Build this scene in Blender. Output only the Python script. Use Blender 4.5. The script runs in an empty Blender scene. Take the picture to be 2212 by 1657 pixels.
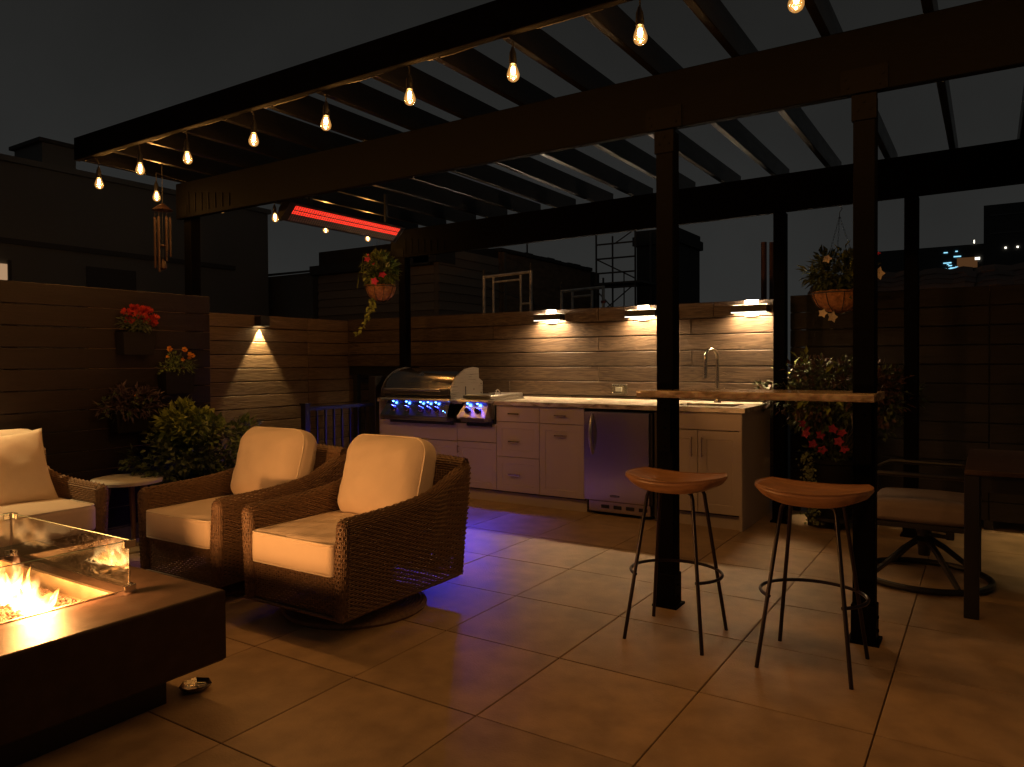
import bpy, math, random
import numpy as np
from mathutils import Vector, Matrix
random.seed(7); rng = np.random.default_rng(11)
S = bpy.context.scene
COL = S.collection
R = math.radians

# ------------------------------------------------------------------ camera
RR = ((0.83982148, 0.54283448, -0.00553307), (0.00361859, -0.01578993, -0.99986878), (-0.54285061, 0.83969126, -0.01522502))
cam = bpy.data.cameras.new("camera"); camo = bpy.data.objects.new("camera", cam); COL.objects.link(camo)
r_, d_, f_ = (Vector(v) for v in RR)
M = Matrix((r_, -d_, -f_)).transposed().to_4x4(); M.translation = (0, 0, 1.26)
camo.matrix_world = M
cam.sensor_width = 36; cam.lens = 1594.33 / 2212 * 36; cam.shift_y = -0.01005
cam.clip_start = 0.05; cam.clip_end = 2000
S.camera = camo

# ------------------------------------------------------------------ world: overcast city night
W = bpy.data.worlds.new("World"); S.world = W; W.use_nodes = True
nt = W.node_tree; nt.nodes.clear()
sky = nt.nodes.new("ShaderNodeTexSky"); sky.sky_type = 'NISHITA'; sky.sun_disc = False
sky.sun_elevation = R(3); sky.sun_rotation = R(160); sky.air_density = 1.5; sky.dust_density = 4
# low cloud over a lit city: grey, a little brighter towards the horizon
bw = nt.nodes.new("ShaderNodeRGBToBW"); nt.links.new(sky.outputs[0], bw.inputs[0])
wtc = nt.nodes.new("ShaderNodeTexCoord"); wsp = nt.nodes.new("ShaderNodeSeparateXYZ"); nt.links.new(wtc.outputs["Generated"], wsp.inputs[0])
wr = nt.nodes.new("ShaderNodeValToRGB"); we = wr.color_ramp.elements
we[0].position = 0.0; we[0].color = (0.170, 0.172, 0.165, 1); we[1].position = 0.48; we[1].color = (0.082, 0.081, 0.075, 1)
wx = wr.color_ramp.elements.new(0.22); wx.color = (0.128, 0.130, 0.124, 1)
nt.links.new(wsp.outputs[2], wr.inputs[0])
mx = nt.nodes.new("ShaderNodeMix"); mx.data_type = 'RGBA'; mx.inputs[0].default_value = 0.004
wn = nt.nodes.new("ShaderNodeTexNoise"); wn.inputs["Scale"].default_value = 3.2; wn.inputs["Detail"].default_value = 5; nt.links.new(wtc.outputs["Generated"], wn.inputs["Vector"])
wm = nt.nodes.new("ShaderNodeMapRange"); wm.inputs[1].default_value = 0.3; wm.inputs[2].default_value = 0.7; wm.inputs[3].default_value = 0.84; wm.inputs[4].default_value = 1.16; nt.links.new(wn.outputs["Fac"], wm.inputs[0])
wv = nt.nodes.new("ShaderNodeVectorMath"); wv.operation = 'SCALE'; nt.links.new(wr.outputs[0], wv.inputs[0]); nt.links.new(wm.outputs[0], wv.inputs["Scale"])
nt.links.new(wv.outputs[0], mx.inputs[6]); nt.links.new(bw.outputs[0], mx.inputs[7])
bg = nt.nodes.new("ShaderNodeBackground"); bg.inputs[1].default_value = 0.1
nt.links.new(mx.outputs[2], bg.inputs[0])
wo = nt.nodes.new("ShaderNodeOutputWorld"); nt.links.new(bg.outputs[0], wo.inputs[0])

S.view_settings.view_transform = 'Standard'; S.view_settings.look = 'None'
S.view_settings.exposure = 0.6; S.view_settings.gamma = 1.0
S.render.engine = 'CYCLES'
cy = S.cycles
cy.use_denoising = True
try: cy.denoiser = 'OPENIMAGEDENOISE'
except Exception: pass
cy.max_bounces = 5; cy.diffuse_bounces = 3; cy.glossy_bounces = 3; cy.transmission_bounces = 4; cy.transparent_max_bounces = 12
cy.sample_clamp_indirect = 3.0; cy.caustics_reflective = False; cy.caustics_refractive = False
cy.use_light_tree = True

# ------------------------------------------------------------------ materials
MT = {}
def mat(name, base, rough=0.6, metal=0.0, var=0.0, vscale=8.0, bump=0.0, bscale=60.0, spec=0.5, stretch=(1, 1, 1), rand=0.0, sheen=0.0, trans=0.0):
    m = bpy.data.materials.new(name); m.use_nodes = True; MT[name] = m
    n = m.node_tree.nodes; L = m.node_tree.links
    b = n["Principled BSDF"]
    b.inputs["Base Color"].default_value = (*base, 1); b.inputs["Roughness"].default_value = rough
    b.inputs["Metallic"].default_value = metal; b.inputs["Specular IOR Level"].default_value = spec
    if sheen: b.inputs["Sheen Weight"].default_value = sheen
    tc = n.new("ShaderNodeTexCoord"); mp = n.new("ShaderNodeMapping"); mp.inputs["Scale"].default_value = stretch
    oi = n.new("ShaderNodeObjectInfo"); va = n.new("ShaderNodeVectorMath"); va.operation = 'MULTIPLY_ADD'
    L.new(oi.outputs["Random"], va.inputs[0]); va.inputs[1].default_value = (37, 53, 71)
    L.new(tc.outputs["Object"], va.inputs[2]); L.new(va.outputs[0], mp.inputs[0])
    if var or rand:
        nz = n.new("ShaderNodeTexNoise"); nz.inputs["Scale"].default_value = vscale; nz.inputs["Detail"].default_value = 6
        L.new(mp.outputs[0], nz.inputs["Vector"])
        mr = n.new("ShaderNodeMapRange"); mr.inputs[1].default_value = 0.3; mr.inputs[2].default_value = 0.7
        mr.inputs[3].default_value = 1 - var; mr.inputs[4].default_value = 1 + var
        L.new(nz.outputs["Fac"], mr.inputs[0])
        m2 = n.new("ShaderNodeMath"); m2.operation = 'MULTIPLY_ADD'; m2.inputs[1].default_value = rand * 2; m2.inputs[2].default_value = 1 - rand
        L.new(oi.outputs["Random"], m2.inputs[0])
        m3 = n.new("ShaderNodeMath"); m3.operation = 'MULTIPLY'; L.new(mr.outputs[0], m3.inputs[0]); L.new(m2.outputs[0], m3.inputs[1])
        mc = n.new("ShaderNodeVectorMath"); mc.operation = 'SCALE'; mc.inputs[0].default_value = base
        L.new(m3.outputs[0], mc.inputs["Scale"]); L.new(mc.outputs[0], b.inputs["Base Color"])
        rr = n.new("ShaderNodeMapRange"); rr.inputs[3].default_value = max(0.02, rough - 0.1 * (var > 0)); rr.inputs[4].default_value = min(1, rough + 0.1 * (var > 0))
        L.new(nz.outputs["Fac"], rr.inputs[0]); L.new(rr.outputs[0], b.inputs["Roughness"])
    if bump:
        nb = n.new("ShaderNodeTexNoise"); nb.inputs["Scale"].default_value = bscale; nb.inputs["Detail"].default_value = 4
        L.new(mp.outputs[0], nb.inputs["Vector"])
        bp = n.new("ShaderNodeBump"); bp.inputs["Strength"].default_value = bump; bp.inputs["Distance"].default_value = 0.01
        L.new(nb.outputs["Fac"], bp.inputs["Height"]); L.new(bp.outputs[0], b.inputs["Normal"])
    return m

def wood(name, dark, light, rough=0.6, bump=0.6):
    """embossed composite board: grain runs along the piece's own X"""
    m = bpy.data.materials.new(name); m.use_nodes = True; MT[name] = m
    n = m.node_tree.nodes; L = m.node_tree.links; b = n["Principled BSDF"]
    b.inputs["Roughness"].default_value = rough; b.inputs["Specular IOR Level"].default_value = 0.3
    tc = n.new("ShaderNodeTexCoord"); oi = n.new("ShaderNodeObjectInfo")
    va = n.new("ShaderNodeVectorMath"); va.operation = 'MULTIPLY_ADD'; va.inputs[1].default_value = (37, 53, 71)
    L.new(oi.outputs["Random"], va.inputs[0]); L.new(tc.outputs["Object"], va.inputs[2])
    mp = n.new("ShaderNodeMapping"); mp.inputs["Scale"].default_value = (1.1, 3, 10); L.new(va.outputs[0], mp.inputs[0])
    nz = n.new("ShaderNodeTexNoise"); nz.inputs["Scale"].default_value = 1.6; nz.inputs["Detail"].default_value = 2; nz.inputs["Distortion"].default_value = 0.9
    L.new(mp.outputs[0], nz.inputs["Vector"])
    mu = n.new("ShaderNodeMath"); mu.operation = 'MULTIPLY'; mu.inputs[1].default_value = 46; L.new(nz.outputs["Fac"], mu.inputs[0])
    sn = n.new("ShaderNodeMath"); sn.operation = 'SINE'; L.new(mu.outputs[0], sn.inputs[0])
    mp2 = n.new("ShaderNodeMapping"); mp2.inputs["Scale"].default_value = (5, 40, 130); L.new(va.outputs[0], mp2.inputs[0])
    n2 = n.new("ShaderNodeTexNoise"); n2.inputs["Scale"].default_value = 1.0; n2.inputs["Detail"].default_value = 3; L.new(mp2.outputs[0], n2.inputs["Vector"])
    ad = n.new("ShaderNodeMath"); ad.operation = 'MULTIPLY_ADD'; ad.inputs[1].default_value = 0.22; L.new(sn.outputs[0], ad.inputs[0]); L.new(n2.outputs["Fac"], ad.inputs[2])
    cr = n.new("ShaderNodeMix"); cr.data_type = 'RGBA'; cr.inputs[6].default_value = (*dark, 1); cr.inputs[7].default_value = (*light, 1)
    L.new(ad.outputs[0], cr.inputs[0])
    hs = n.new("ShaderNodeHueSaturation"); mv = n.new("ShaderNodeMapRange"); mv.inputs[3].default_value = 0.78; mv.inputs[4].default_value = 1.2
    L.new(oi.outputs["Random"], mv.inputs[0]); L.new(mv.outputs[0], hs.inputs["Value"]); L.new(cr.outputs[2], hs.inputs["Color"])
    L.new(hs.outputs[0], b.inputs["Base Color"])
    bp = n.new("ShaderNodeBump"); bp.inputs["Strength"].default_value = bump * 0.45; bp.inputs["Distance"].default_value = 0.003
    L.new(ad.outputs[0], bp.inputs["Height"]); L.new(bp.outputs[0], b.inputs["Normal"])
    return m

def emit(name, col, strength):
    m = bpy.data.materials.new(name); m.use_nodes = True; MT[name] = m
    n = m.node_tree.nodes; n.clear(); e = n.new("ShaderNodeEmission"); e.inputs[0].default_value = (*col, 1); e.inputs[1].default_value = strength
    o = n.new("ShaderNodeOutputMaterial"); m.node_tree.links.new(e.outputs[0], o.inputs[0]); return m

def glass(name, tint=(0.93, 0.97, 0.94), ior=1.5, dust=0.0, glow=None):
    """thin pane: Fresnel mix of clear transmission and mirror, with an optional dusty film"""
    m = bpy.data.materials.new(name); m.use_nodes = True; MT[name] = m
    n = m.node_tree.nodes; L = m.node_tree.links; n.clear()
    t = n.new("ShaderNodeBsdfTransparent"); t.inputs[0].default_value = (*tint, 1)
    g = n.new("ShaderNodeBsdfGlossy"); g.inputs["Roughness"].default_value = 0.02
    fr = n.new("ShaderNodeFresnel"); fr.inputs[0].default_value = ior
    x = n.new("ShaderNodeMixShader"); L.new(fr.outputs[0], x.inputs[0]); L.new(t.outputs[0], x.inputs[1]); L.new(g.outputs[0], x.inputs[2])
    last = x
    if dust:
        d = n.new("ShaderNodeBsdfDiffuse"); d.inputs[0].default_value = (0.75, 0.72, 0.68, 1)
        tc = n.new("ShaderNodeTexCoord"); nz = n.new("ShaderNodeTexNoise"); nz.inputs["Scale"].default_value = 75; nz.inputs["Detail"].default_value = 9
        L.new(tc.outputs["Object"], nz.inputs["Vector"])
        mr = n.new("ShaderNodeMapRange"); mr.inputs[1].default_value = 0.45; mr.inputs[2].default_value = 0.75; mr.inputs[3].default_value = 0; mr.inputs[4].default_value = dust
        L.new(nz.outputs["Fac"], mr.inputs[0])
        y = n.new("ShaderNodeMixShader"); L.new(mr.outputs[0], y.inputs[0]); L.new(x.outputs[0], y.inputs[1]); L.new(d.outputs[0], y.inputs[2]); last = y
    if glow:
        e = n.new("ShaderNodeEmission"); e.inputs[0].default_value = (*glow[0], 1); e.inputs[1].default_value = glow[1]
        ad = n.new("ShaderNodeAddShader"); L.new(last.outputs[0], ad.inputs[0]); L.new(e.outputs[0], ad.inputs[1]); last = ad
    o = n.new("ShaderNodeOutputMaterial"); L.new(last.outputs[0], o.inputs[0]); return m

def stone(name, c1, c2, c3, rough=0.25, scale=6.0):
    m = bpy.data.materials.new(name); m.use_nodes = True; MT[name] = m
    n = m.node_tree.nodes; L = m.node_tree.links; b = n["Principled BSDF"]; b.inputs["Roughness"].default_value = rough
    tc = n.new("ShaderNodeTexCoord"); mp = n.new("ShaderNodeMapping"); mp.inputs["Scale"].default_value = (1, 1.6, 3); mp.inputs["Rotation"].default_value = (0.2, 0.3, 0.5)
    L.new(tc.outputs["Object"], mp.inputs[0])
    nz = n.new("ShaderNodeTexNoise"); nz.inputs["Scale"].default_value = scale; nz.inputs["Detail"].default_value = 9; nz.inputs["Distortion"].default_value = 1.6; L.new(mp.outputs[0], nz.inputs["Vector"])
    cr = n.new("ShaderNodeValToRGB"); e = cr.color_ramp.elements; e[0].position = 0.34; e[0].color = (*c1, 1); e[1].position = 0.5; e[1].color = (*c2, 1)
    e2 = cr.color_ramp.elements.new(0.66); e2.color = (*c3, 1)
    L.new(nz.outputs["Fac"], cr.inputs[0])
    n2 = n.new("ShaderNodeTexNoise"); n2.inputs["Scale"].default_value = 90; n2.inputs["Detail"].default_value = 3; L.new(tc.outputs["Object"], n2.inputs["Vector"])
    mm = n.new("ShaderNodeMix"); mm.data_type = 'RGBA'; mm.blend_type = 'MULTIPLY'; mm.inputs[0].default_value = 0.5
    L.new(cr.outputs[0], mm.inputs[6]); L.new(n2.outputs["Color"], mm.inputs[7])
    hs = n.new("ShaderNodeHueSaturation"); hs.inputs["Saturation"].default_value = 0.8; hs.inputs["Value"].default_value = 1.3; L.new(mm.outputs[2], hs.inputs["Color"])
    L.new(hs.outputs[0], b.inputs["Base Color"])
    return m

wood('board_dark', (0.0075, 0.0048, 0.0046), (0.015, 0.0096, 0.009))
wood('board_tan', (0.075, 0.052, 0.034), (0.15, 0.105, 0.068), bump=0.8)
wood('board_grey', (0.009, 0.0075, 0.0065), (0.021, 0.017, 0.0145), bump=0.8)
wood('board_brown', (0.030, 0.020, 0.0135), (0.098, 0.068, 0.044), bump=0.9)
wood('table_slat', (0.03, 0.018, 0.014), (0.05, 0.03, 0.024))
wood('siding', (0.24, 0.19, 0.14), (0.29, 0.235, 0.175), bump=0.1)
mat('pergola', (0.0015, 0.0015, 0.0018), 0.7, var=0.25, vscale=5, bump=0.12, bscale=25, stretch=(1, 4, 4), spec=0.05)
mat('pergola_steel', (0.0018, 0.0017, 0.0019), 0.65, spec=0.06)
mat('slab', (0.05, 0.047, 0.042), 0.9, var=0.2)
mat('ground', (0.05, 0.05, 0.05), 0.95, var=0.3, vscale=0.4)
mat('porcelain', (0.42, 0.30, 0.18), 0.44, var=0.2, vscale=7.5, bump=0.18, bscale=120, rand=0.09)
mat('cabinet', (0.50, 0.43, 0.36), 0.5, bump=0.03, bscale=200)
mat('cabinet_dark', (0.06, 0.05, 0.042), 0.8)
stone('granite', (0.16, 0.12, 0.08), (0.46, 0.38, 0.28), (0.66, 0.60, 0.50), 0.28, 5)
stone('bar_stone', (0.22, 0.145, 0.08), (0.40, 0.29, 0.18), (0.52, 0.41, 0.28), 0.18, 7)
mat('steel', (0.56, 0.54, 0.52), 0.3, 1.0, var=0.08, vscale=3, stretch=(1, 1, 60))
mat('steel_brushed', (0.58, 0.54, 0.52), 0.22, 1.0)
mat('hood_black', (0.38, 0.35, 0.31), 0.2, 1.0, var=0.05, vscale=3)
mat('chrome', (0.75, 0.72, 0.68), 0.12, 1.0)
mat('nickel', (0.62, 0.55, 0.46), 0.25, 1.0)
mat('black_metal', (0.010, 0.0095, 0.010), 0.42)
mat('black_plastic', (0.015, 0.015, 0.016), 0.45)
mat('bronze_leg', (0.022, 0.014, 0.012), 0.3, 0.3)
mat('wicker', (0.175, 0.105, 0.062), 0.55, var=0.35, vscale=60, bump=0.1, bscale=200)
mat('wicker_firelit', (0.26, 0.16, 0.095), 0.55, var=0.3, vscale=60)  # same wicker in a lighter colour, firelight on the sofa painted in
mat('cushion', (0.74, 0.61, 0.48), 0.9, var=0.05, vscale=5, bump=0.4, bscale=10, sheen=0.2)
mat('piping', (0.78, 0.68, 0.55), 0.85)
mat('cushion_stripe', (0.20, 0.155, 0.135), 0.9, var=0.2, vscale=4, stretch=(0.2, 6, 0.2))
mat('fire_table', (0.05, 0.032, 0.023), 0.45, 0.0, var=0.2, vscale=14, bump=0.05, bscale=60, spec=0.14)
mat('glass_edge', (0.30, 0.42, 0.34), 0.15)
mat('fire_pan', (0.62, 0.50, 0.36), 0.42, 1.0, var=0.15, vscale=8)
mat('lava', (0.10, 0.062, 0.045), 0.95, var=0.5, vscale=40, bump=0.8, bscale=110)
mat('seat_wood', (0.34, 0.175, 0.085), 0.34, var=0.3, vscale=6, stretch=(1, 9, 9), bump=0.05, bscale=20)
mat('white_stone', (0.68, 0.64, 0.57), 0.5, var=0.1, vscale=20)
mat('table_leg', (0.22, 0.13, 0.08), 0.5)
mat('coir', (0.34, 0.155, 0.06), 0.95, var=0.45, vscale=40, bump=1.0, bscale=130)
mat('soil', (0.03, 0.02, 0.015), 1.0)
mat('leaf_lime', (0.19, 0.23, 0.035), 0.5, var=0.35, vscale=9)
mat('leaf_green', (0.10, 0.15, 0.03), 0.45, var=0.35, vscale=9)
mat('leaf_dark', (0.06, 0.085, 0.032), 0.5, var=0.3, vscale=9)
mat('leaf_red', (0.07, 0.036, 0.026), 0.55, var=0.4, vscale=9)
mat('leaf_ivy', (0.17, 0.2, 0.085), 0.5, var=0.3, vscale=30)
mat('leaf_purple', (0.055, 0.035, 0.04), 0.55, var=0.3)
mat('stem', (0.06, 0.05, 0.02), 0.7)
mat('petal_red', (0.36, 0.022, 0.007), 0.6, var=0.2, vscale=60)
mat('petal_pink', (0.62, 0.035, 0.10), 0.6, var=0.2, vscale=60)
mat('petal_white', (0.72, 0.62, 0.46), 0.6)
mat('petal_yellow', (0.75, 0.35, 0.02), 0.6)
mat('chime', (0.035, 0.017, 0.011), 0.5, 0.3)
mat('pot_black', (0.008, 0.0075, 0.007), 0.75, spec=0.2)
mat('render_grey', (0.17, 0.175, 0.17), 0.95, var=0.08, vscale=0.6)
mat('far_dark', (0.07, 0.07, 0.07), 0.95)
mat('brick_wall', (0.26, 0.17, 0.105), 0.95, var=0.3, vscale=3, stretch=(1, 1, 4))
mat('roof_tile', (0.22, 0.15, 0.12), 0.7, var=0.3, vscale=3)
mat('scaffold_paint', (0.82, 0.78, 0.70), 0.5, 0.2, var=0.25, vscale=10)
mat('scaffold_dark', (0.12, 0.115, 0.11), 0.6, 0.3)
mat('copper_pipe', (0.20, 0.105, 0.08), 0.6, 0.3)
mat('white_paint', (0.75, 0.70, 0.62), 0.6)
mat('cable', (0.02, 0.018, 0.016), 0.6)
glass('pane', ior=1.75, dust=0.012)
glass('bulb_glass', (1, 0.93, 0.8), 1.3, glow=((1.0, 0.46, 0.11), 0.34))
emit('filament', (1.0, 0.62, 0.26), 30)
emit('lens_cool', (1.0, 0.66, 0.35), 250)
emit('lens_edge', (1.0, 0.9, 0.75), 2.5)
mat('rafter', (0.002, 0.0019, 0.0021), 0.36, var=0.2, vscale=5, spec=0.35, stretch=(4, 1, 4))
mat('heater_mesh', (0.22, 0.17, 0.15), 0.5, 0.7)
emit('lens_up', (1.0, 0.84, 0.66), 150)
emit('lens_warm', (1.0, 0.72, 0.34), 30)
emit('led_blue', (0.04, 0.16, 1.0), 40)
emit('heat_red', (1.0, 0.04, 0.02), 1.0)
emit('heat_white', (1.0, 0.75, 0.6), 1.6)
emit('win_teal', (0.30, 0.75, 1.0), 0.9)
emit('win_white', (1.0, 0.92, 0.75), 2.2)
emit('win_amber', (0.9, 0.4, 0.15), 0.05)
emit('win_left', (1.0, 0.60, 0.33), 0.27)

def flame_mat():
    m = bpy.data.materials.new('flame'); m.use_nodes = True; MT['flame'] = m
    n = m.node_tree.nodes; L = m.node_tree.links; n.clear()
    tc = n.new("ShaderNodeTexCoord"); sp = n.new("ShaderNodeSeparateXYZ"); L.new(tc.outputs["Generated"], sp.inputs[0])
    cr = n.new("ShaderNodeValToRGB"); e = cr.color_ramp.elements
    e[0].position = 0.0; e[0].color = (1.0, 0.43, 0.12, 1); e[1].position = 1.0; e[1].color = (1.0, 0.30, 0.05, 1)
    x = cr.color_ramp.elements.new(0.45); x.color = (1.0, 0.38, 0.09, 1)
    L.new(sp.outputs[2], cr.inputs[0])
    st = n.new("ShaderNodeMapRange"); st.inputs[3].default_value = 46; st.inputs[4].default_value = 2.5; L.new(sp.outputs[2], st.inputs[0])
    lw0 = n.new("ShaderNodeLayerWeight"); lw0.inputs[0].default_value = 0.5
    iv = n.new("ShaderNodeMath"); iv.operation = 'SUBTRACT'; iv.inputs[0].default_value = 1.0; L.new(lw0.outputs["Facing"], iv.inputs[1])
    pw = n.new("ShaderNodeMath"); pw.operation = 'POWER'; pw.inputs[1].default_value = 2.2; L.new(iv.outputs[0], pw.inputs[0])
    st2 = n.new("ShaderNodeMath"); st2.operation = 'MULTIPLY'; L.new(st.outputs[0], st2.inputs[0]); L.new(pw.outputs[0], st2.inputs[1]); st = st2
    em = n.new("ShaderNodeEmission"); L.new(cr.outputs[0], em.inputs[0]); L.new(st.outputs[0], em.inputs[1])
    tr = n.new("ShaderNodeBsdfTransparent")
    lw = n.new("ShaderNodeLayerWeight"); lw.inputs[0].default_value = 0.45
    nz = n.new("ShaderNodeTexNoise"); nz.inputs["Scale"].default_value = 16; nz.inputs["Detail"].default_value = 3; L.new(tc.outputs["Object"], nz.inputs["Vector"])
    a = n.new("ShaderNodeMath"); a.operation = 'MULTIPLY_ADD'; a.inputs[1].default_value = 1.0; L.new(lw.outputs["Facing"], a.inputs[0])
    q = n.new("ShaderNodeMath"); q.operation = 'MULTIPLY'; q.inputs[1].default_value = 0.55; L.new(nz.outputs["Fac"], q.inputs[0]); L.new(q.outputs[0], a.inputs[2])
    mr = n.new("ShaderNodeMapRange"); mr.inputs[1].default_value = 0.16; mr.inputs[2].default_value = 0.86; L.new(a.outputs[0], mr.inputs[0])
    ms = n.new("ShaderNodeMixShader"); L.new(mr.outputs[0], ms.inputs[0]); L.new(em.outputs[0], ms.inputs[1]); L.new(tr.outputs[0], ms.inputs[2])
    o = n.new("ShaderNodeOutputMaterial"); L.new(ms.outputs[0], o.inputs[0])
flame_mat()

# ------------------------------------------------------------------ builders
def thing(name, label, cat, loc=(0, 0, 0), group=None, rz=0.0):
    o = bpy.data.objects.new(name, None); COL.objects.link(o); o.location = loc; o.rotation_euler = (0, 0, rz)
    o.empty_display_size = 0.1
    o['label'] = label; o['category'] = cat
    if group: o['group'] = group
    return o
def tag(o, label, cat, group=None):
    o['label'] = label; o['category'] = cat
    if group: o['group'] = group
    return o
def wloc(p):
    v = Vector((0, 0, 0))
    while p is not None: v += Vector(p.location); p = p.parent
    return v
def link(name, me, parent=None, loc=(0, 0, 0), rot=(0, 0, 0)):
    o = bpy.data.objects.new(name, me); COL.objects.link(o); o.parent = parent; o.location = loc; o.rotation_euler = rot
    return o
def tree_copy(o, parent=None):
    c = o.copy(); COL.objects.link(c); c.parent = parent
    for ch in list(o.children): tree_copy(ch, c)
    return c
def lamp(kind, name, loc, power, col, parent=None, radius=0.02, **kw):
    l = bpy.data.lights.new(name, kind); l.energy = power; l.color = col
    if kind in ('POINT', 'SPOT'): l.shadow_soft_size = radius
    for k, v in kw.items(): setattr(l, k, v)
    o = bpy.data.objects.new(name, l); COL.objects.link(o)
    if parent is not None: o.parent = parent; loc = Vector(loc) - wloc(parent)
    o.location = loc
    return o

class MB:
    def __init__(s): s.v = []; s.f = []
    def add(s, vs, fs):
        k = len(s.v); s.v += [tuple(map(float, p)) for p in vs]; s.f += [tuple(i + k for i in f) for f in fs]; return s
    def box(s, x0, x1, y0, y1, z0, z1, c=0.0):
        if c <= 0:
            return s.add([(x, y, z) for z in (z0, z1) for y in (y0, y1) for x in (x0, x1)],
                         [(0, 2, 3, 1), (4, 5, 7, 6), (0, 1, 5, 4), (2, 6, 7, 3), (0, 4, 6, 2), (1, 3, 7, 5)])
        lo = (x0, y0, z0); hi = (x1, y1, z1); vs = []; idx = {}
        for cx in (0, 1):
            for cyy in (0, 1):
                for cz in (0, 1):
                    for ax in range(3):
                        p = []
                        for a, b in enumerate((cx, cyy, cz)):
                            e = hi[a] if b else lo[a]
                            p.append(e if a == ax else (e - c if b else e + c))
                        idx[(cx, cyy, cz, ax)] = len(vs); vs.append(tuple(p))
        fs = []
        for ax in range(3):
            o1, o2 = [a for a in range(3) if a != ax]
            for side in (0, 1):
                q = []
                for b1, b2 in ((0, 0), (1, 0), (1, 1), (0, 1)):
                    t = [0, 0, 0]; t[ax] = side; t[o1] = b1; t[o2] = b2; q.append(idx[(*t, ax)])
                fs.append(tuple(q))
        for ax in range(3):
            o1, o2 = [a for a in range(3) if a != ax]
            for b1 in (0, 1):
                for b2 in (0, 1):
                    t0 = [0, 0, 0]; t1 = [0, 0, 0]; t1[ax] = 1
                    for t in (t0, t1): t[o1] = b1; t[o2] = b2
                    fs.append((idx[(*t0, o1)], idx[(*t1, o1)], idx[(*t1, o2)], idx[(*t0, o2)]))
        for cx in (0, 1):
            for cyy in (0, 1):
                for cz in (0, 1): fs.append(tuple(idx[(cx, cyy, cz, a)] for a in range(3)))
        return s.add(vs, fs)
    def tube(s, pts, r, n=8, closed=False, cap=True):
        pts = [Vector(p) for p in pts]; m = len(pts); rs = r if hasattr(r, '__len__') else [r] * m
        vs = []; up = None
        for i, p in enumerate(pts):
            a = pts[(i - 1) % m] if (closed or i > 0) else p; b = pts[(i + 1) % m] if (closed or i < m - 1) else p
            t = (b - a).normalized()
            if up is None:
                up = Vector((0, 0, 1)) if abs(t.z) < 0.9 else Vector((1, 0, 0))
            x = up - t * up.dot(t)
            if x.length < 1e-6: x = t.orthogonal()
            x.normalize(); up = x; y = t.cross(x)
            for k in range(n):
                th = 2 * math.pi * k / n; vs.append(p + (x * math.cos(th) + y * math.sin(th)) * rs[i])
        fs = []
        for i in range(m if closed else m - 1):
            for k in range(n):
                j = (i + 1) % m; fs.append((i * n + k, i * n + (k + 1) % n, j * n + (k + 1) % n, j * n + k))
        if cap and not closed: fs.append(tuple(range(n))[::-1]); fs.append(tuple(range((m - 1) * n, m * n)))
        return s.add(vs, fs)
    def lathe(s, prof, c=(0, 0, 0), n=24, cap=True):
        vs = []; fs = []
        for r, z in prof:
            for k in range(n):
                th = 2 * math.pi * k / n; vs.append((c[0] + r * math.cos(th), c[1] + r * math.sin(th), c[2] + z))
        for i in range(len(prof) - 1):
            for k in range(n): fs.append((i * n + k, i * n + (k + 1) % n, (i + 1) * n + (k + 1) % n, (i + 1) * n + k))
        if cap: fs.append(tuple(range(n))[::-1]); fs.append(tuple(range((len(prof) - 1) * n, len(prof) * n)))
        return s.add(vs, fs)
    def loft(s, loops, closed_ends=(True, True)):
        n = len(loops[0]); vs = [p for l in loops for p in l]; fs = []
        for i in range(len(loops) - 1):
            for k in range(n): fs.append((i * n + k, i * n + (k + 1) % n, (i + 1) * n + (k + 1) % n, (i + 1) * n + k))
        if closed_ends[0]: fs.append(tuple(range(n))[::-1])
        if closed_ends[1]: fs.append(tuple(range((len(loops) - 1) * n, len(loops) * n)))
        return s.add(vs, fs)
    def extrude(s, prof, axis, a0, a1):
        """prof: 2-D outline in the two other axes (order kept), extruded along axis"""
        def mk(p, a):
            q = list(p); q.insert(axis, a); return tuple(q)
        return s.loft([[mk(p, a0) for p in prof], [mk(p, a1) for p in prof]])
    def grid(s, P):
        nu, nv = P.shape[:2]
        fs = [(i * nv + j, (i + 1) * nv + j, (i + 1) * nv + j + 1, i * nv + j + 1) for i in range(nu - 1) for j in range(nv - 1)]
        return s.add(P.reshape(-1, 3).tolist(), fs)
    def mesh(s, name, m, smooth=False, off=None):
        me = bpy.data.meshes.new(name)
        v = s.v if off is None else [(p[0] - off[0], p[1] - off[1], p[2] - off[2]) for p in s.v]
        me.from_pydata(v, [], s.f); me.materials.append(MT[m] if isinstance(m, str) else m)
        if smooth:
            me.shade_smooth()
            try: me.set_sharp_from_angle(angle=R(smooth if smooth is not True else 40))
            except Exception: pass
        me.update(); return me
    def build(s, name, m, parent=None, smooth=False, world=True):
        """geometry given in world space (or the prototype's own space) becomes one mesh object under parent"""
        off = wloc(parent) if (parent is not None and world) else None
        return link(name, s.mesh(name, m, smooth, off), parent)
def BX(*a, **k): return MB().box(*a, **k)
def TB(*a, **k): return MB().tube(*a, **k)
def struct(o): o['kind'] = 'structure'; return o
def stuff(o): o['kind'] = 'stuff'; return o

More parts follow.
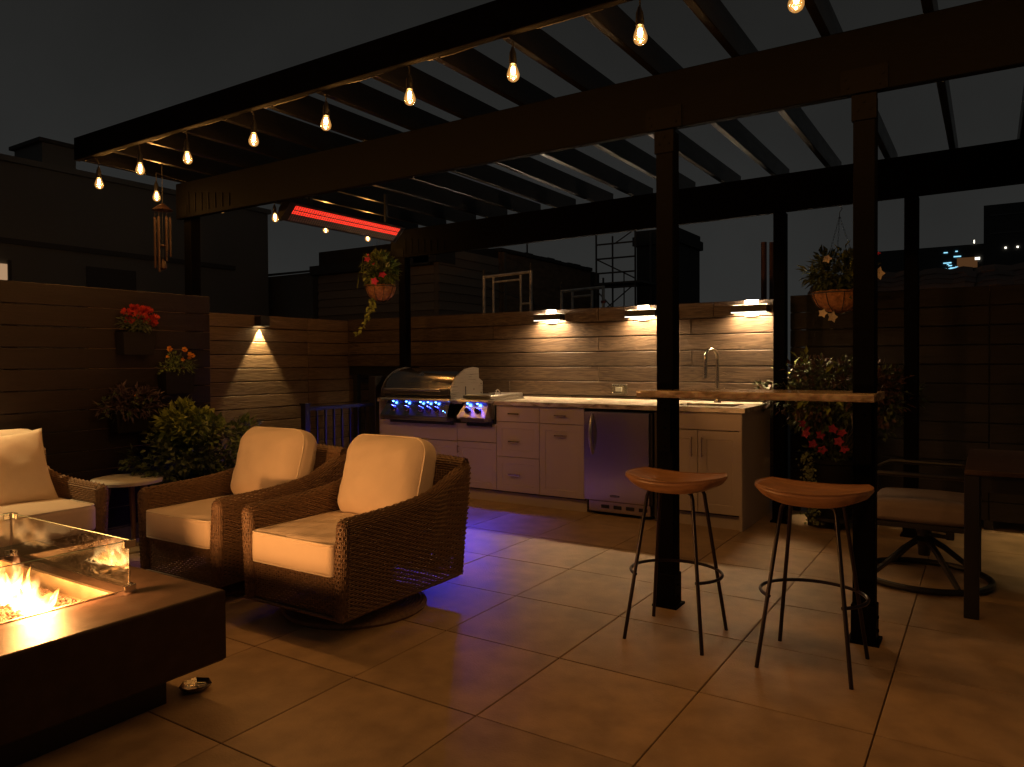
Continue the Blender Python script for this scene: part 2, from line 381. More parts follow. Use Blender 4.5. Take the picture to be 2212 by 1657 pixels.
# ------------------------------------------------------------------ setting: ground, terrace floor with its tiles
struct(BX(-260, 260, -200, 320, -6.2, -6.0).build('ground', 'ground'))
floor = struct(BX(-5.19, 2.7, -1.6, 7.3, -6.0, -0.028).build('terrace_floor', 'slab'))
tile_me = BX(-0.3005, 0.3005, -0.3005, 0.3005, -0.02, 0.0, c=0.0016).mesh('tile', 'porcelain')
PX, PY = 0.606, 0.606
for i in range(-5, 7):
    for j in range(-5, 8):
        x = -2.138 + PX * i + PX / 2; y = 2.12 + PY * j + PY / 2
        if y > 6.7 or y < -0.9: continue
        link('tile', tile_me, floor, (x, y, random.uniform(-0.0006, 0.0006)), (0, 0, random.choice((0, math.pi / 2, math.pi, -math.pi / 2))))

# ------------------------------------------------------------------ pergola
perg = thing('pergola', 'dark brown timber pergola with three long beams and rafters over the terrace', 'pergola', (-1.4, 3.6, 0))
def zrear(x): return 2.405 + (x + 1.4) * 0.0108
XR = 2.6
BX(-5.52, XR, 2.765, 2.805, 2.722, 2.885, c=0.004).build('fascia', 'pergola', perg)
BX(-5.55, XR, 3.572, 3.618, 2.432, 2.718, c=0.004).build('beam', 'pergola', perg)
MB().loft([[(x, 5.925, zrear(x)), (x, 5.97, zrear(x)), (x, 5.97, zrear(x) + 0.29), (x, 5.925, zrear(x) + 0.29)] for x in (-5.36, XR)]).build('beam', 'pergola', perg)
raf = BX(-0.02, 0.02, 2.808, 6.5, 2.722, 2.868, c=0.003).mesh('rafter', 'rafter')
for k in range(-6, 14):
    x = -3.052 + 0.4045 * k
    if x > XR - 0.05: break
    link('rafter', raf, perg, Vector((x, 0, random.uniform(-0.002, 0.002))) - Vector(perg.location))
POSTS = [(-5.52, 3.621, -5.9, 2.715), (-1.433, 3.621, 0, 2.43), (-0.51, 3.621, 0, 2.43), (-5.25, 5.92, -5.9, zrear(-5.2)), (-1.41, 5.92, 0, zrear(-1.4)), (-0.51, 5.92, 0, zrear(-0.5))]
for i, (x, y, zb, zt) in enumerate(POSTS):
    yy = y - 0.04 if i in (1, 2) else y
    p = BX(x, x + 0.09, yy, yy + 0.09, zb, zt if i in (0,) else zt - 0.002, c=0.004).build('post', 'pergola', perg)
    if zb == 0:
        b = BX(x - 0.006, x + 0.096, yy - 0.006, yy + 0.096, 0.0, 0.17, c=0.003).box(x - 0.02, x + 0.11, yy - 0.02, yy + 0.11, 0.0, 0.012)
        for q in (0.05, 0.11): b.box(x + 0.096, x + 0.103, yy + 0.035, yy + 0.05, q, q + 0.012)
        b.build('post_base', 'pergola_steel', perg)
    if i in (1, 2):
        s = BX(x - 0.006, x + 0.096, yy - 0.007, yy + 0.02, zt - 0.115, zt - 0.001, c=0.002).box(x - 0.05, x + 0.14, 3.566, 3.5715, zt + 0.004, zt + 0.11)
        for bx, bz in ((0.02, -0.07), (0.07, -0.07), (0.045, -0.035), (-0.02, 0.03), (-0.03, 0.07), (0.11, 0.03), (0.12, 0.07)):
            yq = (yy - 0.007) if bz < 0 else 3.566
            s.box(x + bx - 0.005, x + bx + 0.005, yq - 0.004, yq + 0.001, zt + bz - 0.005, zt + bz + 0.005)
        s.build('bracket', 'pergola_steel', perg)
# corrugated end plates nailed on the beams' left ends
for (x0, yf, zb) in ((-5.5, 3.572, 2.432), (-5.28, 5.925, zrear(-5.1))):
    m = MB()
    for k in range(7): BX(x0 + 0.12 + 0.085 * k, x0 + 0.13 + 0.085 * k, yf - 0.006, yf + 0.002, zb + 0.035, zb + 0.2 - 0.012 * k).build('rib', 'pergola_steel', perg)
    BX(x0 + 0.0, x0 + 0.1, yf - 0.004, yf + 0.002, zb + 0.01, zb + 0.1).build('joist_hanger', 'pergola_steel', perg)

# ------------------------------------------------------------------ board walls
PIT = 0.1395
def board_mesh(L, h=0.131, t=0.022, m='board_tan'): return BX(-L / 2, L / 2, -t / 2, t / 2, -h / 2, h / 2, c=0.0035).mesh('board', m)
_bm = {}
def board(parent, axis, a0, a1, fixed, z, h, m, t=0.022, jit=0.0):
    key = (round(a1 - a0, 3), round(h, 3), m)
    if key not in _bm: _bm[key] = board_mesh(a1 - a0, h, t, m)
    c = (a0 + a1) / 2
    w = (c, fixed, z) if axis == 'x' else (fixed, c, z)
    rot = 0 if axis == 'x' else math.pi / 2
    flip = math.pi if random.random() < 0.5 else 0
    return link('board', _bm[key], parent, Vector(w) - wloc(parent), (0, 0, rot + flip))

# fence A: tall dark fence along the left side
fa = thing('fence', 'tall dark red-brown slatted fence with wall planters behind the sofa', 'fence', (-5.17, 1.6, 0))
tops = 1.786
for k in range(12):
    z = tops - 0.068 - PIT * k
    for a0, a1 in ((-0.6, 1.2), (1.204, 3.592)):
        board(fa, 'y', a0, a1, -5.161, z, 0.1345 if k else 0.136, 'board_dark')
for y in (-0.5, 0.85, 2.2, 3.52): BX(-5.232, -5.174, y - 0.03, y + 0.03, 0, 1.75).build('fence_post', 'black_metal', fa)
for y in (2.62,):  # little clips seen through the joints
    for k in range(1, 10): BX(-5.1725, -5.168, y - 0.02, y + 0.02, tops - 0.002 - PIT * k - 0.004, tops - 0.002 - PIT * k + 0.004).build('clip', 'nickel', fa)
# fence B: lower fence across the stairwell
fb_ = thing('fence', 'brown board fence lit by a single spotlight across the stairwell', 'fence', (-6.41, 5.4, -1.2))
for k in range(20):
    z = 1.76 - 0.066 - 0.1385 * k
    board(fb_, 'y', 3.3, 5.7, -6.411, z, 0.1315, 'board_tan'); board(fb_, 'y', 5.703, 7.4, -6.411, z, 0.1315, 'board_tan')
for y in (3.5, 4.7, 6.0, 7.2): BX(-6.49, -6.424, y - 0.03, y + 0.03, -6.0, 1.7).build('fence_post', 'black_metal', fb_)
# wall C: back wall above the kitchen counter
wc = thing('board_wall', 'brown wood-grain board wall behind the outdoor kitchen under the wall lamps', 'wall', (-3.5, 6.31, 0))
ZC = 1.768
for k in range(12):
    z = ZC - 0.066 - PIT * k
    xl = -6.39 if z > 1.17 else -5.30
    j = {0: -3.1, 1: -4.3, 2: -3.1, 3: -2.19, 4: -3.1, 5: -4.1}.get(k, -3.4)
    j2 = {0: -2.0, 1: -2.2, 4: -1.95}.get(k)
    cuts = sorted([xl, j, -1.40] + ([j2] if j2 else []))
    for a, b in zip(cuts[:-1], cuts[1:]): board(wc, 'x', a + 0.0012, b - 0.0012, 6.311 + random.uniform(-0.002, 0.002), z, 0.1318, 'board_brown')
for x in (-6.3, -5.25, -4.2, -3.1, -2.19, -1.46): BX(x - 0.03, x + 0.03, 6.325, 6.385, -6.0 if x < -5 else 0, 1.74).build('fence_post', 'black_metal', wc)
BX(-5.30, -1.405, 6.3235, 6.3245, 0.1, 1.755).box(-6.39, -5.302, 6.3235, 6.3245, 1.12, 1.755).build('gap_shade_sheet', 'pot_black', wc)  # black sheet added behind the boards so the gaps read as shadow
BX(-6.4235, -6.4228, 3.35, 7.35, -0.9, 1.75).build('gap_shade_sheet', 'pot_black', fb_)  # added dark sheet here too, standing in for shade between boards
# fence D: darker fence to the right of the kitchen
fd = thing('fence', 'dark weathered board fence behind the dining set and potted shrub', 'fence', (0.3, 6.46, 0))
for k in range(12):
    z = 1.80 - 0.07 - 0.1445 * k
    if z < 0.12: break
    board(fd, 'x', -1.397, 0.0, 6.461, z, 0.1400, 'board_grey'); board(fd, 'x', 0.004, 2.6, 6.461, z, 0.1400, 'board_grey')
for x in (-1.36, 0.0, 1.2, 2.5): BX(x - 0.03, x + 0.03, 6.475, 6.535, 0, 1.75).build('fence_post', 'black_metal', fd)
# stack of long tiles on the fence behind
tl = thing('roof_tile_ledge', 'ledge of overlapping clay roof tiles above the dark fence', 'roof', (0.4, 7.0, 1.6))
for r in range(4):
    for k in range(9):
        x0 = -1.35 + 0.42 * k + random.uniform(-.02, .02); y = 6.72 + 0.14 * r; z = 1.80 + 0.052 * r
        prof = [(x0, z), (x0 + 0.05, z + 0.022), (x0 + 0.14, z + 0.03), (x0 + 0.25, z + 0.012), (x0 + 0.34, z + 0.03), (x0 + 0.41, z + 0.016), (x0 + 0.41, z - 0.004), (x0, z - 0.018)]
        m = MB(); m.loft([[(p[0], y, p[1] + random.uniform(-.003, .003)) for p in prof], [(p[0], y + 0.2, p[1] + 0.065) for p in prof]]); m.build('roof_tile', 'roof_tile', tl)
BX(-1.36, 2.6, 6.9, 7.6, -6.0, 1.775).build('parapet_wall', 'far_dark', tl)

# ------------------------------------------------------------------ stair railing
rl = thing('railing', 'black metal stair railing with vertical bars left of the grill', 'railing', (-5.15, 5.0, 0))
BX(-5.18, -5.12, 4.52, 4.58, 0, 0.885, c=0.003).box(-5.186, -5.114, 4.514, 4.586, 0.885, 0.9).build('rail_post', 'black_metal', rl)
BX(-5.20, -5.11, 5.405, 5.47, 0, 1.128, c=0.004).build('rail_post', 'black_metal', rl)
BX(-5.17, -5.13, 4.58, 5.405, 0.83, 0.866, c=0.003).build('top_rail', 'black_metal', rl)
BX(-5.165, -5.135, 4.58, 5.405, 0.08, 0.11).build('bottom_rail', 'black_metal', rl)
bar_me = BX(-0.008, 0.008, -0.008, 0.008, 0.11, 0.83).mesh('baluster', 'black_metal')
for k in range(7): link('baluster', bar_me, rl, (0, 4.58 + 0.825 * (k + 1) / 8 - 5.0, 0))
BX(-5.195, -5.115, 5.47, 5.56, 0.95, 1.126).build('gate_frame', 'black_metal', rl)

# ------------------------------------------------------------------ outdoor kitchen
Y0 = 5.46
kt = thing('kitchen_counter', 'long taupe outdoor kitchen cabinet run with granite countertop', 'cabinet', (-3.3, 5.85, 0))
body = MB().box(-5.098, -4.15, Y0 + 0.022, 6.28, 0.10, 0.70).box(-4.15, -3.70, Y0 + 0.022, 6.28, 0.10, 0.70).box(-3.70, -2.82, Y0 + 0.022, 6.28, 0.10, 0.873)
body.box(-2.82, -2.203, 6.06, 6.28, 0.10, 0.873).box(-2.203, -1.545, Y0 + 0.022, 6.28, 0.10, 0.68).box(-2.203, -2.178, Y0 + 0.002, 6.28, 0.02, 0.873).box(-5.098, -4.15, 6.0, 6.28, 0.70, 0.87)
body.build('carcass', 'cabinet_dark', kt)
BX(-5.10, -2.82, Y0 + 0.045, Y0 + 0.07, 0.0, 0.105).box(-2.20, -1.545, Y0 + 0.045, Y0 + 0.07, 0.0, 0.105).build('plinth', 'cabinet', kt)
BX(-1.545, -1.522, Y0 + 0.003, 6.285, 0.0, 0.873).build('end_panel', 'cabinet', kt)
BX(-5.125, -5.101, Y0 + 0.003, 6.285, 0.0, 0.873).build('end_panel', 'cabinet', kt)
def front(name, x0, x1, z0, z1, shaker=0.0, parent=kt, m='cabinet', th=0.02, g=0.0022):
    x0 += g; x1 -= g; z0 += g; z1 -= g; y = Y0; c = 0.0018
    def lp(i, yy): return [(x0 + i, yy, z0 + i), (x1 - i, yy, z0 + i), (x1 - i, yy, z1 - i), (x0 + i, yy, z1 - i)]
    loops = [lp(0, y + th), lp(0, y + c), lp(c, y)]
    if shaker: loops += [lp(shaker, y), lp(shaker + 0.004, y + 0.0045)]
    o = MB().loft(loops).build(name, m, parent); return o
def pull(parent, x, z, L=0.11, vert=False, y=Y0):
    m = MB(); o = 0.026
    if vert:
        m.tube([(x, y - o, z - L / 2), (x, y - o, z + L / 2)], 0.005, 8)
        for q in (-L / 2 + 0.012, L / 2 - 0.012): m.tube([(x, y + 0.001, z + q), (x, y - o, z + q)], 0.0045, 6)
    else:
        m.box(x - L / 2, x + L / 2, y - o - 0.005, y - o + 0.004, z - 0.006, z + 0.006, c=0.002)
        for q in (-L / 2 + 0.012, L / 2 - 0.012): m.box(x + q - 0.004, x + q + 0.004, y - o, y + 0.001, z - 0.004, z + 0.004)
    m.build('handle', 'nickel', parent, smooth=True)
front('panel', -5.10, -4.14, 0.53, 0.70)
d = front('door', -5.10, -4.62, 0.112, 0.528, 0.055); pull(d, -4.66, 0.46, 0.07, True)
d = front('door', -4.62, -4.14, 0.112, 0.528, 0.055); pull(d, -4.58, 0.46, 0.07, True)
front('panel', -4.14, -3.70, 0.535, 0.70)
d = front('door', -4.14, -3.70, 0.112, 0.533, 0.055); pull(d, -4.118, 0.46, 0.07, True)
for z0, z1, sh, hz in ((0.732, 0.872, 0, 0.804), (0.42, 0.732, 0.055, 0.56), (0.112, 0.42, 0.055, 0.268)):
    d = front('drawer', -3.70, -3.253, z0, z1, sh); pull(d, -3.503, hz, 0.115)
d = front('drawer', -3.253, -2.82, 0.73, 0.872); pull(d, -3.037, 0.804, 0.115)
d = front('door', -3.253, -2.82, 0.112, 0.73, 0.055); pull(d, -3.037, 0.635, 0.115)
front('panel', -2.178, -1.522, 0.738, 0.872)
d = front('door', -2.178, -1.855, 0.112, 0.736, 0.065); pull(d, -1.895, 0.61, 0.15, True)
d = front('door', -1.855, -1.522, 0.112, 0.736, 0.065); pull(d, -1.815, 0.61, 0.15, True)
# countertop slab with cut-outs for the appliances and the sink
SX0, SX1, SY0, SY1 = -2.10, -1.63, 5.60, 5.92
ct = MB()
for b in ((-3.71, SX0, 5.435, 6.295), (SX1, -1.495, 5.435, 6.295), (SX0, SX1, 5.435, SY0), (SX0, SX1, SY1, 6.295), (-5.13, -5.085, 5.435, 6.295), (-4.185, -4.06, 5.435, 6.295), (-5.085, -3.71, 6.0, 6.295)):
    ct.box(b[0], b[1], b[2], b[3], 0.876, 0.912)
ct.build('countertop', 'granite', kt)
sk = MB().loft([[(SX0 + i, SY0 + i, z), (SX1 - i, SY0 + i, z), (SX1 - i, SY1 - i, z), (SX0 + i, SY1 - i, z)] for i, z in ((-0.004, 0.874), (0.004, 0.86), (0.02, 0.70))], (False, True))
sk.build('sink_bowl', 'steel', kt)

# refrigerator
fg = thing('refrigerator', 'stainless steel under-counter refrigerator with curved handle', 'refrigerator', (-2.512, 5.8, 0))
BX(-2.812, -2.212, 5.50, 6.05, 0.03, 0.86).build('cabinet_body', 'black_metal', fg)
dr = BX(-2.809, -2.236, 5.43, 5.496, 0.125, 0.852, c=0.004).build('door', 'steel_brushed', fg)
BX(-2.233, -2.213, 5.445, 5.498, 0.125, 0.852).build('door_gasket', 'black_plastic', dr)
hp = [(-2.728, 5.43 - 0.045 * math.sin(math.pi * t) ** 0.7 + 0.001, 0.50 + 0.335 * t) for t in np.linspace(0, 1, 15)]
TB(hp, [0.006 + 0.010 * math.sin(math.pi * t) for t in np.linspace(0, 1, 15)], 10).build('handle', 'steel', dr, smooth=True)
kg = BX(-2.78, -2.24, 5.46, 5.496, 0.03, 0.118, c=0.003).build('kick_grille', 'steel_brushed', fg)
for k in range(4): BX(-2.665 + 0.11 * k, -2.595 + 0.11 * k, 5.455, 5.4605, 0.062, 0.09, c=0.002).build('vent', 'black_plastic', kg)
bd = MB().loft([[(-2.53 + 0.045 * math.cos(a) * (1 if abs(math.cos(a)) > .3 else 1), y, 0.172 + 0.0085 * math.sin(a)) for a in np.linspace(0, 2 * math.pi, 17)[:-1]] for y in (5.4305, 5.4275)]).build('badge', 'black_plastic', dr)
def text(txt, size, loc, rot, m, parent, name='lettering', ext=0.0004):
    c = bpy.data.curves.new(name, 'FONT'); c.body = txt; c.size = size; c.align_x = 'CENTER'; c.align_y = 'CENTER'; c.extrude = ext
    o = bpy.data.objects.new(name, c); COL.objects.link(o)
    me = bpy.data.meshes.new_from_object(o); bpy.data.objects.remove(o); bpy.data.curves.remove(c)
    me.materials.clear(); me.materials.append(MT[m]); return link(name, me, parent, Vector(loc) - wloc(parent), rot)
text('KitchenAid', 0.0135, (-2.53, 5.4268, 0.172), (R(90), 0, 0), 'chrome', bd)

# gas grill
gr = thing('gas_grill', 'built-in stainless gas grill with domed hood and five blue-lit knobs', 'grill', (-4.63, 5.65, 0.7))
GX0, GX1 = -5.045, -4.205
hoodp = [(5.455, 0.945), (5.442, 0.995), (5.475, 1.058), (5.53, 1.118), (5.60, 1.16), (5.68, 1.188), (5.79, 1.205), (5.88, 1.198), (5.90, 1.15), (5.90, 0.945)]
MB().extrude(hoodp, 0, GX0 + 0.012, GX1 - 0.012).build('hood', 'hood_black', gr, smooth=35)
plp = [(5.44, 0.93), (5.436, 1.0), (5.47, 1.064), (5.526, 1.124), (5.60, 1.168), (5.667, 1.195), (5.79, 1.214), (5.885, 1.203), (5.89, 1.106), (5.952, 1.072), (5.952, 0.93)]
for xa, xb in ((GX1, GX1 + 0.012), (GX0 - 0.012, GX0)):
    s = MB().extrude(plp, 0, xa, xb).build('side_plate', 'steel', gr)
    BX(xb + 0.0005, xb + 0.002, 5.66, 5.675, 0.95, 1.03).build('slot', 'black_plastic', s)
    for yb, zb in ((5.80, 1.0), (5.92, 1.05), (5.92, 0.96)): BX(xb, xb + 0.004, yb - 0.006, yb + 0.006, zb - 0.006, zb + 0.006).build('bolt', 'chrome', s)
for k in range(5):
    t = 0.2 + 0.15 * k; i = int(t * 6); py, pz_ = plp[1 + i]
    BX(GX1 - 0.012, GX1 + 0.0005, py - 0.008, py + 0.008, pz_ - 0.01, pz_ + 0.004).build('spacer', 'black_plastic', gr)
h = TB([(GX0 + 0.08, 5.405, 1.0), (GX1 - 0.09, 5.405, 1.0)], 0.014, 12)
for x in (GX0 + 0.12, GX1 - 0.13): h.tube([(x, 5.405, 1.0), (x, 5.446, 1.0)], 0.009, 8)
h.build('hood_handle', 'steel', gr, smooth=True)
BX(GX0 + 0.012, GX1 - 0.012, 5.432, 5.445, 0.955, 1.012, c=0.002).build('hood_trim', 'steel', gr)
em = MB().loft([[(-4.64 + 0.034 * math.cos(a), 5.562 - 0.012 * k - 0.02 * math.sin(a) * 0.5 + 0.022 * math.sin(a), 1.142 + 0.022 * math.sin(a)) for a in np.linspace(0, 2 * math.pi, 21)[:-1]] for k in (0, 1)])
em.build('emblem', 'chrome', gr, smooth=30)
for a0, sc in ((0.3, 1.0), (1.4, 0.8), (2.5, 0.7), (4.2, 0.8)): em2 = BX(-4.64 + 0.02 * math.cos(a0) - 0.006, -4.64 + 0.02 * math.cos(a0) + 0.006, 5.544, 5.552, 1.140 + 0.013 * math.sin(a0) - 0.004, 1.140 + 0.013 * math.sin(a0) + 0.006, c=0.002).build('emblem_relief', 'chrome', gr)
def control_unit(root, x0, x1, knobs, lo=0.757, inset=0.03):
    # sloping trapezoid panel under a bullnose, lip and drip tray
    MB().loft([[(x0 - 0.02, 5.355, 0.895), (x1 + 0.02, 5.355, 0.895), (x1 + 0.02, 5.345, 0.906), (x1 + 0.02, 5.355, 0.922), (x0 - 0.02, 5.355, 0.922), (x0 - 0.02, 5.345, 0.906)],
               [(x0 - 0.02, 5.50, 0.895), (x1 + 0.02, 5.50, 0.895), (x1 + 0.02, 5.50, 0.906), (x1 + 0.02, 5.50, 0.926), (x0 - 0.02, 5.50, 0.926), (x0 - 0.02, 5.50, 0.906)]]).build('bullnose', 'steel', root)
    MB().loft([[(x0 + inset, 5.40, 0.894), (x1 - inset * .3, 5.40, 0.894), (x1, 5.335, lo), (x0 - 0.02, 5.335, lo)], [(x0 + inset, 5.46, 0.894), (x1 - inset * .3, 5.46, 0.894), (x1, 5.46, lo), (x0 - 0.02, 5.46, lo)]]).build('control_panel', 'hood_black' if x1 - x0 > 0.5 else 'steel', root)
    BX(x0 - 0.02, x1, 5.335, 5.459, lo - 0.02, lo - 0.002, c=0.003).build('lower_trim', 'steel', root)
    BX(x0 + 0.02, x1 + 0.01, 5.432, 5.459, 0.68, lo - 0.022).build('face_plate', 'steel_brushed', root)
    BX(x0 + 0.0, x1 - 0.03, 5.37, 5.432, lo - 0.044, lo - 0.026, c=0.003).build('drip_tray', 'steel', root)
    BX(x0 + 0.06, x1 - 0.02, 5.43, 5.4318, lo - 0.066, lo - 0.048).build('tray_slot', 'black_plastic', root)
    ang = math.atan2(0.065, 0.137)
    for i, (kx, kr) in enumerate(knobs):
        prof = [(kr * 1.25, 0), (kr * 1.25, 0.006), (kr, 0.008), (kr * 0.95, 0.03), (kr * 0.8, 0.036)]
        km = MB().lathe(prof, n=18); km.box(-kr * 0.22, kr * 0.22, -kr * 0.85, kr * 0.85, 0.034, 0.046, c=0.002)
        k = link('knob', km.mesh('knob', 'black_plastic', 30), root, Vector((kx, 5.362, 0.822)) - wloc(root), (R(90) + ang * 0.0 - ang, 0, 0))
        ring = MB().lathe([(kr * 1.28, 0.0), (kr * 1.38, 0.003), (kr * 1.28, 0.006)], n=20, cap=False)
        link('bezel', ring.mesh('bezel', 'chrome', True), k)
        for q in range(5):
            a = R(200 + 28 * q); MBk = BX(kr * 1.05 * math.cos(a) - 0.002, kr * 1.05 * math.cos(a) + 0.002, kr * 1.05 * math.sin(a) - 0.003, kr * 1.05 * math.sin(a) + 0.003, 0.0085, 0.0105)
            link('tick_mark', MBk.mesh('tick_mark', 'petal_red' if q > 2 else 'white_paint'), k)
        MB().lathe([(0.001, -0.008), (0.007, -0.005), (0.009, 0.001)], (kx - 0.012, 5.372, 0.890), 10).build('led', 'led_blue', root)
        o_ = lamp('SPOT', 'led_light', (kx, 5.362, 0.882), 15.0, (0.03, 0.035, 1.0), root, 0.006, spot_size=R(112), spot_blend=0.8); o_.rotation_euler = (R(-34), 0, 0)
control_unit(gr, -4.96, -4.165, [(-4.83, 0.021), (-4.665, 0.021), (-4.49, 0.021), (-4.40, 0.021), (-4.305, 0.021)])
MB().lathe([(0.001, -0.004), (0.004, 0), (0.001, 0.004)], (-4.21, 5.343, 0.812), 8).build('indicator', 'led_blue', gr)
BX(-5.06, -4.19, 5.50, 5.97, 0.70, 0.93).build('firebox', 'steel', gr)
# side burner
sb = thing('side_burner', 'small two-knob side burner with blue lights right of the grill', 'burner', (-3.88, 5.65, 0.7))
control_unit(sb, -4.03, -3.735, [(-3.94, 0.023), (-3.83, 0.023)], lo=0.765)
BX(-4.045, -3.725, 5.47, 5.96, 0.70, 0.93).build('burner_box', 'steel', sb)
ld = MB().loft([[(-4.045 + i, 5.43 + i, z), (-3.74 - i, 5.43 + i, z), (-3.74 - i, 5.97 - i, z + 0.006), (-4.045 + i, 5.97 - i, z + 0.006)] for i, z in ((0, 0.93), (0, 0.955), (0.004, 0.96))])
lid = ld.build('lid', 'steel', sb)
TB([(-3.78, 5.60 + 0.11 * (t - .5), 0.965 + 0.045 * math.sin(math.pi * t)) for t in np.linspace(0, 1, 11)], 0.006, 8).build('lid_handle', 'chrome', lid, smooth=True)

# faucet
fc = thing('faucet', 'tall brushed nickel gooseneck faucet at the sink', 'faucet', (-1.90, 6.09, 0.912))
pts = [(-1.90, 6.09, 0.96), (-1.90, 6.09, 1.27)] + [(-1.90 - 0.026 * (1 - math.cos(a)), 6.09 - 0.075 * (1 - math.cos(a)), 1.27 + 0.085 * math.sin(a)) for a in np.linspace(0.15, math.pi, 14)] + [(-1.952, 5.94, 1.21)]
TB(pts, 0.0155, 12).build('spout', 'nickel', fc, smooth=True)
TB([(-1.952, 5.94, 1.215), (-1.954, 5.937, 1.12)], [0.0165, 0.02], 12).build('spray_head', 'nickel', fc, smooth=True)
MB().lathe([(0.03, 0), (0.028, 0.012), (0.02, 0.03), (0.02, 0.085), (0.014, 0.10)], (-1.90, 6.09, 0.912), 16).build('base', 'nickel', fc, smooth=True)
TB([(-1.885, 6.09, 0.985), (-1.81, 6.075, 0.99)], 0.008, 8).tube([(-1.82, 6.077, 0.975), (-1.835, 6.07, 1.04)], 0.006, 8).build('lever', 'nickel', fc, smooth=True)
# outlet
ol = thing('outlet_box', 'weatherproof power outlet box on the kitchen board wall', 'outlet', (-2.876, 6.28, 0.95))
BX(-2.955, -2.80, 6.283, 6.2985, 0.955, 1.05, c=0.004).build('back_plate', 'nickel', ol)
BX(-2.945, -2.81, 6.255, 6.2825, 0.962, 1.043, c=0.006).build('cover', 'pane', ol)
BX(-2.915, -2.85, 6.276, 6.2825, 0.982, 1.022, c=0.002).build('socket', 'white_paint', ol)

# kitchen wall lamps
for i, (x, lb) in enumerate(((-3.60, 'leftmost of the three black wall lamps above the kitchen counter'), (-2.635, 'middle black wall lamp above the kitchen counter, partly behind the post'), (-1.672, 'rightmost black wall lamp above the kitchen sink'))):
    sc = thing('wall_lamp', lb, 'lamp', (x, 6.3, 1.66), 'wall lamps over the kitchen')
    hb = MB().loft([[(x - 0.143, 6.19, z), (x + 0.143, 6.19, z), (x + 0.143, 6.298, z), (x - 0.143, 6.298, z)] for z in (1.660, 1.722)], (False, False))
    hb.box(x - 0.143, x - 0.06, 6.19, 6.298, 1.7225, 1.726).box(x + 0.06, x + 0.143, 6.19, 6.298, 1.7225, 1.726).box(x - 0.06, x + 0.06, 6.19, 6.21, 1.7225, 1.726)
    hb.build('housing', 'black_metal', sc)
    BX(x - 0.14, x + 0.14, 6.193, 6.281, 1.698, 1.702).build('lens', 'lens_cool', sc)
    BX(x - 0.143, x + 0.143, 6.186, 6.1895, 1.658, 1.664).build('lens_edge', 'lens_edge', sc)
    BX(x - 0.05, x + 0.05, 6.23, 6.296, 1.7265, 1.729).build('lens', 'lens_up', sc)
    BX(x - 0.055, x + 0.055, 6.282, 6.2985, 1.635, 1.768).build('back_plate', 'white_paint', sc)

# spot lamps on the left fences
def spot_lamp(loc, power, label):
    x, y, z = loc
    t = thing('spot_lamp', label, 'lamp', (x, y, z), 'spot lamps on the side fences')
    m = MB().loft([[(x, y - 0.055, q), (x + 0.1, y - 0.055, q), (x + 0.1, y + 0.055, q), (x, y + 0.055, q)] for q in (z + 0.002, z + 0.105)], (False, True))
    m.build('housing', 'black_metal', t)
    BX(x + 0.02, x + 0.08, y - 0.036, y + 0.036, z + 0.012, z + 0.016).build('lens', 'lens_warm', t)
    o = lamp('SPOT', 'spot_light', (x + 0.018, y, z - 0.002), power, (1.0, 0.64, 0.25), t, 0.008, spot_size=R(72), spot_blend=0.28)
    o.rotation_euler = (0, R(-13), 0)
spot_lamp((-6.398, 5.04, 1.645), 140, 'small black spot lamp throwing a cone of light on the stairwell fence')
spot_lamp((-5.148, 1.84, 1.60), 22, 'small black spot lamp on the dark fence at the left edge')

rs = thing('spot_lamp', 'small black spot lamp on the dark fence past the right edge', 'lamp', (0.95, 6.45, 1.6), 'spot lamps on the side fences')
MB().loft([[(0.895, 6.35, q), (1.005, 6.35, q), (1.005, 6.449, q), (0.895, 6.449, q)] for q in (1.602, 1.705)], (False, True)).build('housing', 'black_metal', rs)
BX(0.914, 0.986, 6.37, 6.43, 1.612, 1.616).build('lens', 'lens_warm', rs)
o_ = lamp('SPOT', 'spot_light', (0.95, 6.405, 1.595), 26, (1.0, 0.64, 0.25), rs, 0.008, spot_size=R(78), spot_blend=0.5); o_.rotation_euler = (R(-14), 0, 0)

# ------------------------------------------------------------------ string lights
glassp = [(0.012, 0.0), (0.014, -0.012), (0.020, -0.03), (0.0255, -0.052), (0.0255, -0.064), (0.021, -0.078), (0.012, -0.087), (0.002, -0.0895)]
g_me = MB().lathe(glassp, n=20).mesh('bulb', 'bulb_glass', True)
s_me = MB().lathe([(0.006, 0.075), (0.0105, 0.06), (0.015, 0.05), (0.0175, 0.02), (0.0175, -0.004), (0.013, -0.006)], n=14).mesh('socket', 'black_plastic', 35)
fm = MB()
for k in range(4):
    a = math.pi / 2 * k; fm.tube([(0.005 * math.cos(a), 0.005 * math.sin(a), -0.014), (0.0085 * math.cos(a), 0.0085 * math.sin(a), -0.032), (0.006 * math.cos(a), 0.006 * math.sin(a), -0.05)], 0.0023, 6)
fm.lathe([(0.001, -0.062), (0.005, -0.066), (0.004, -0.072), (0.001, -0.074)], n=8)
f_me = fm.mesh('filament', 'filament', True)
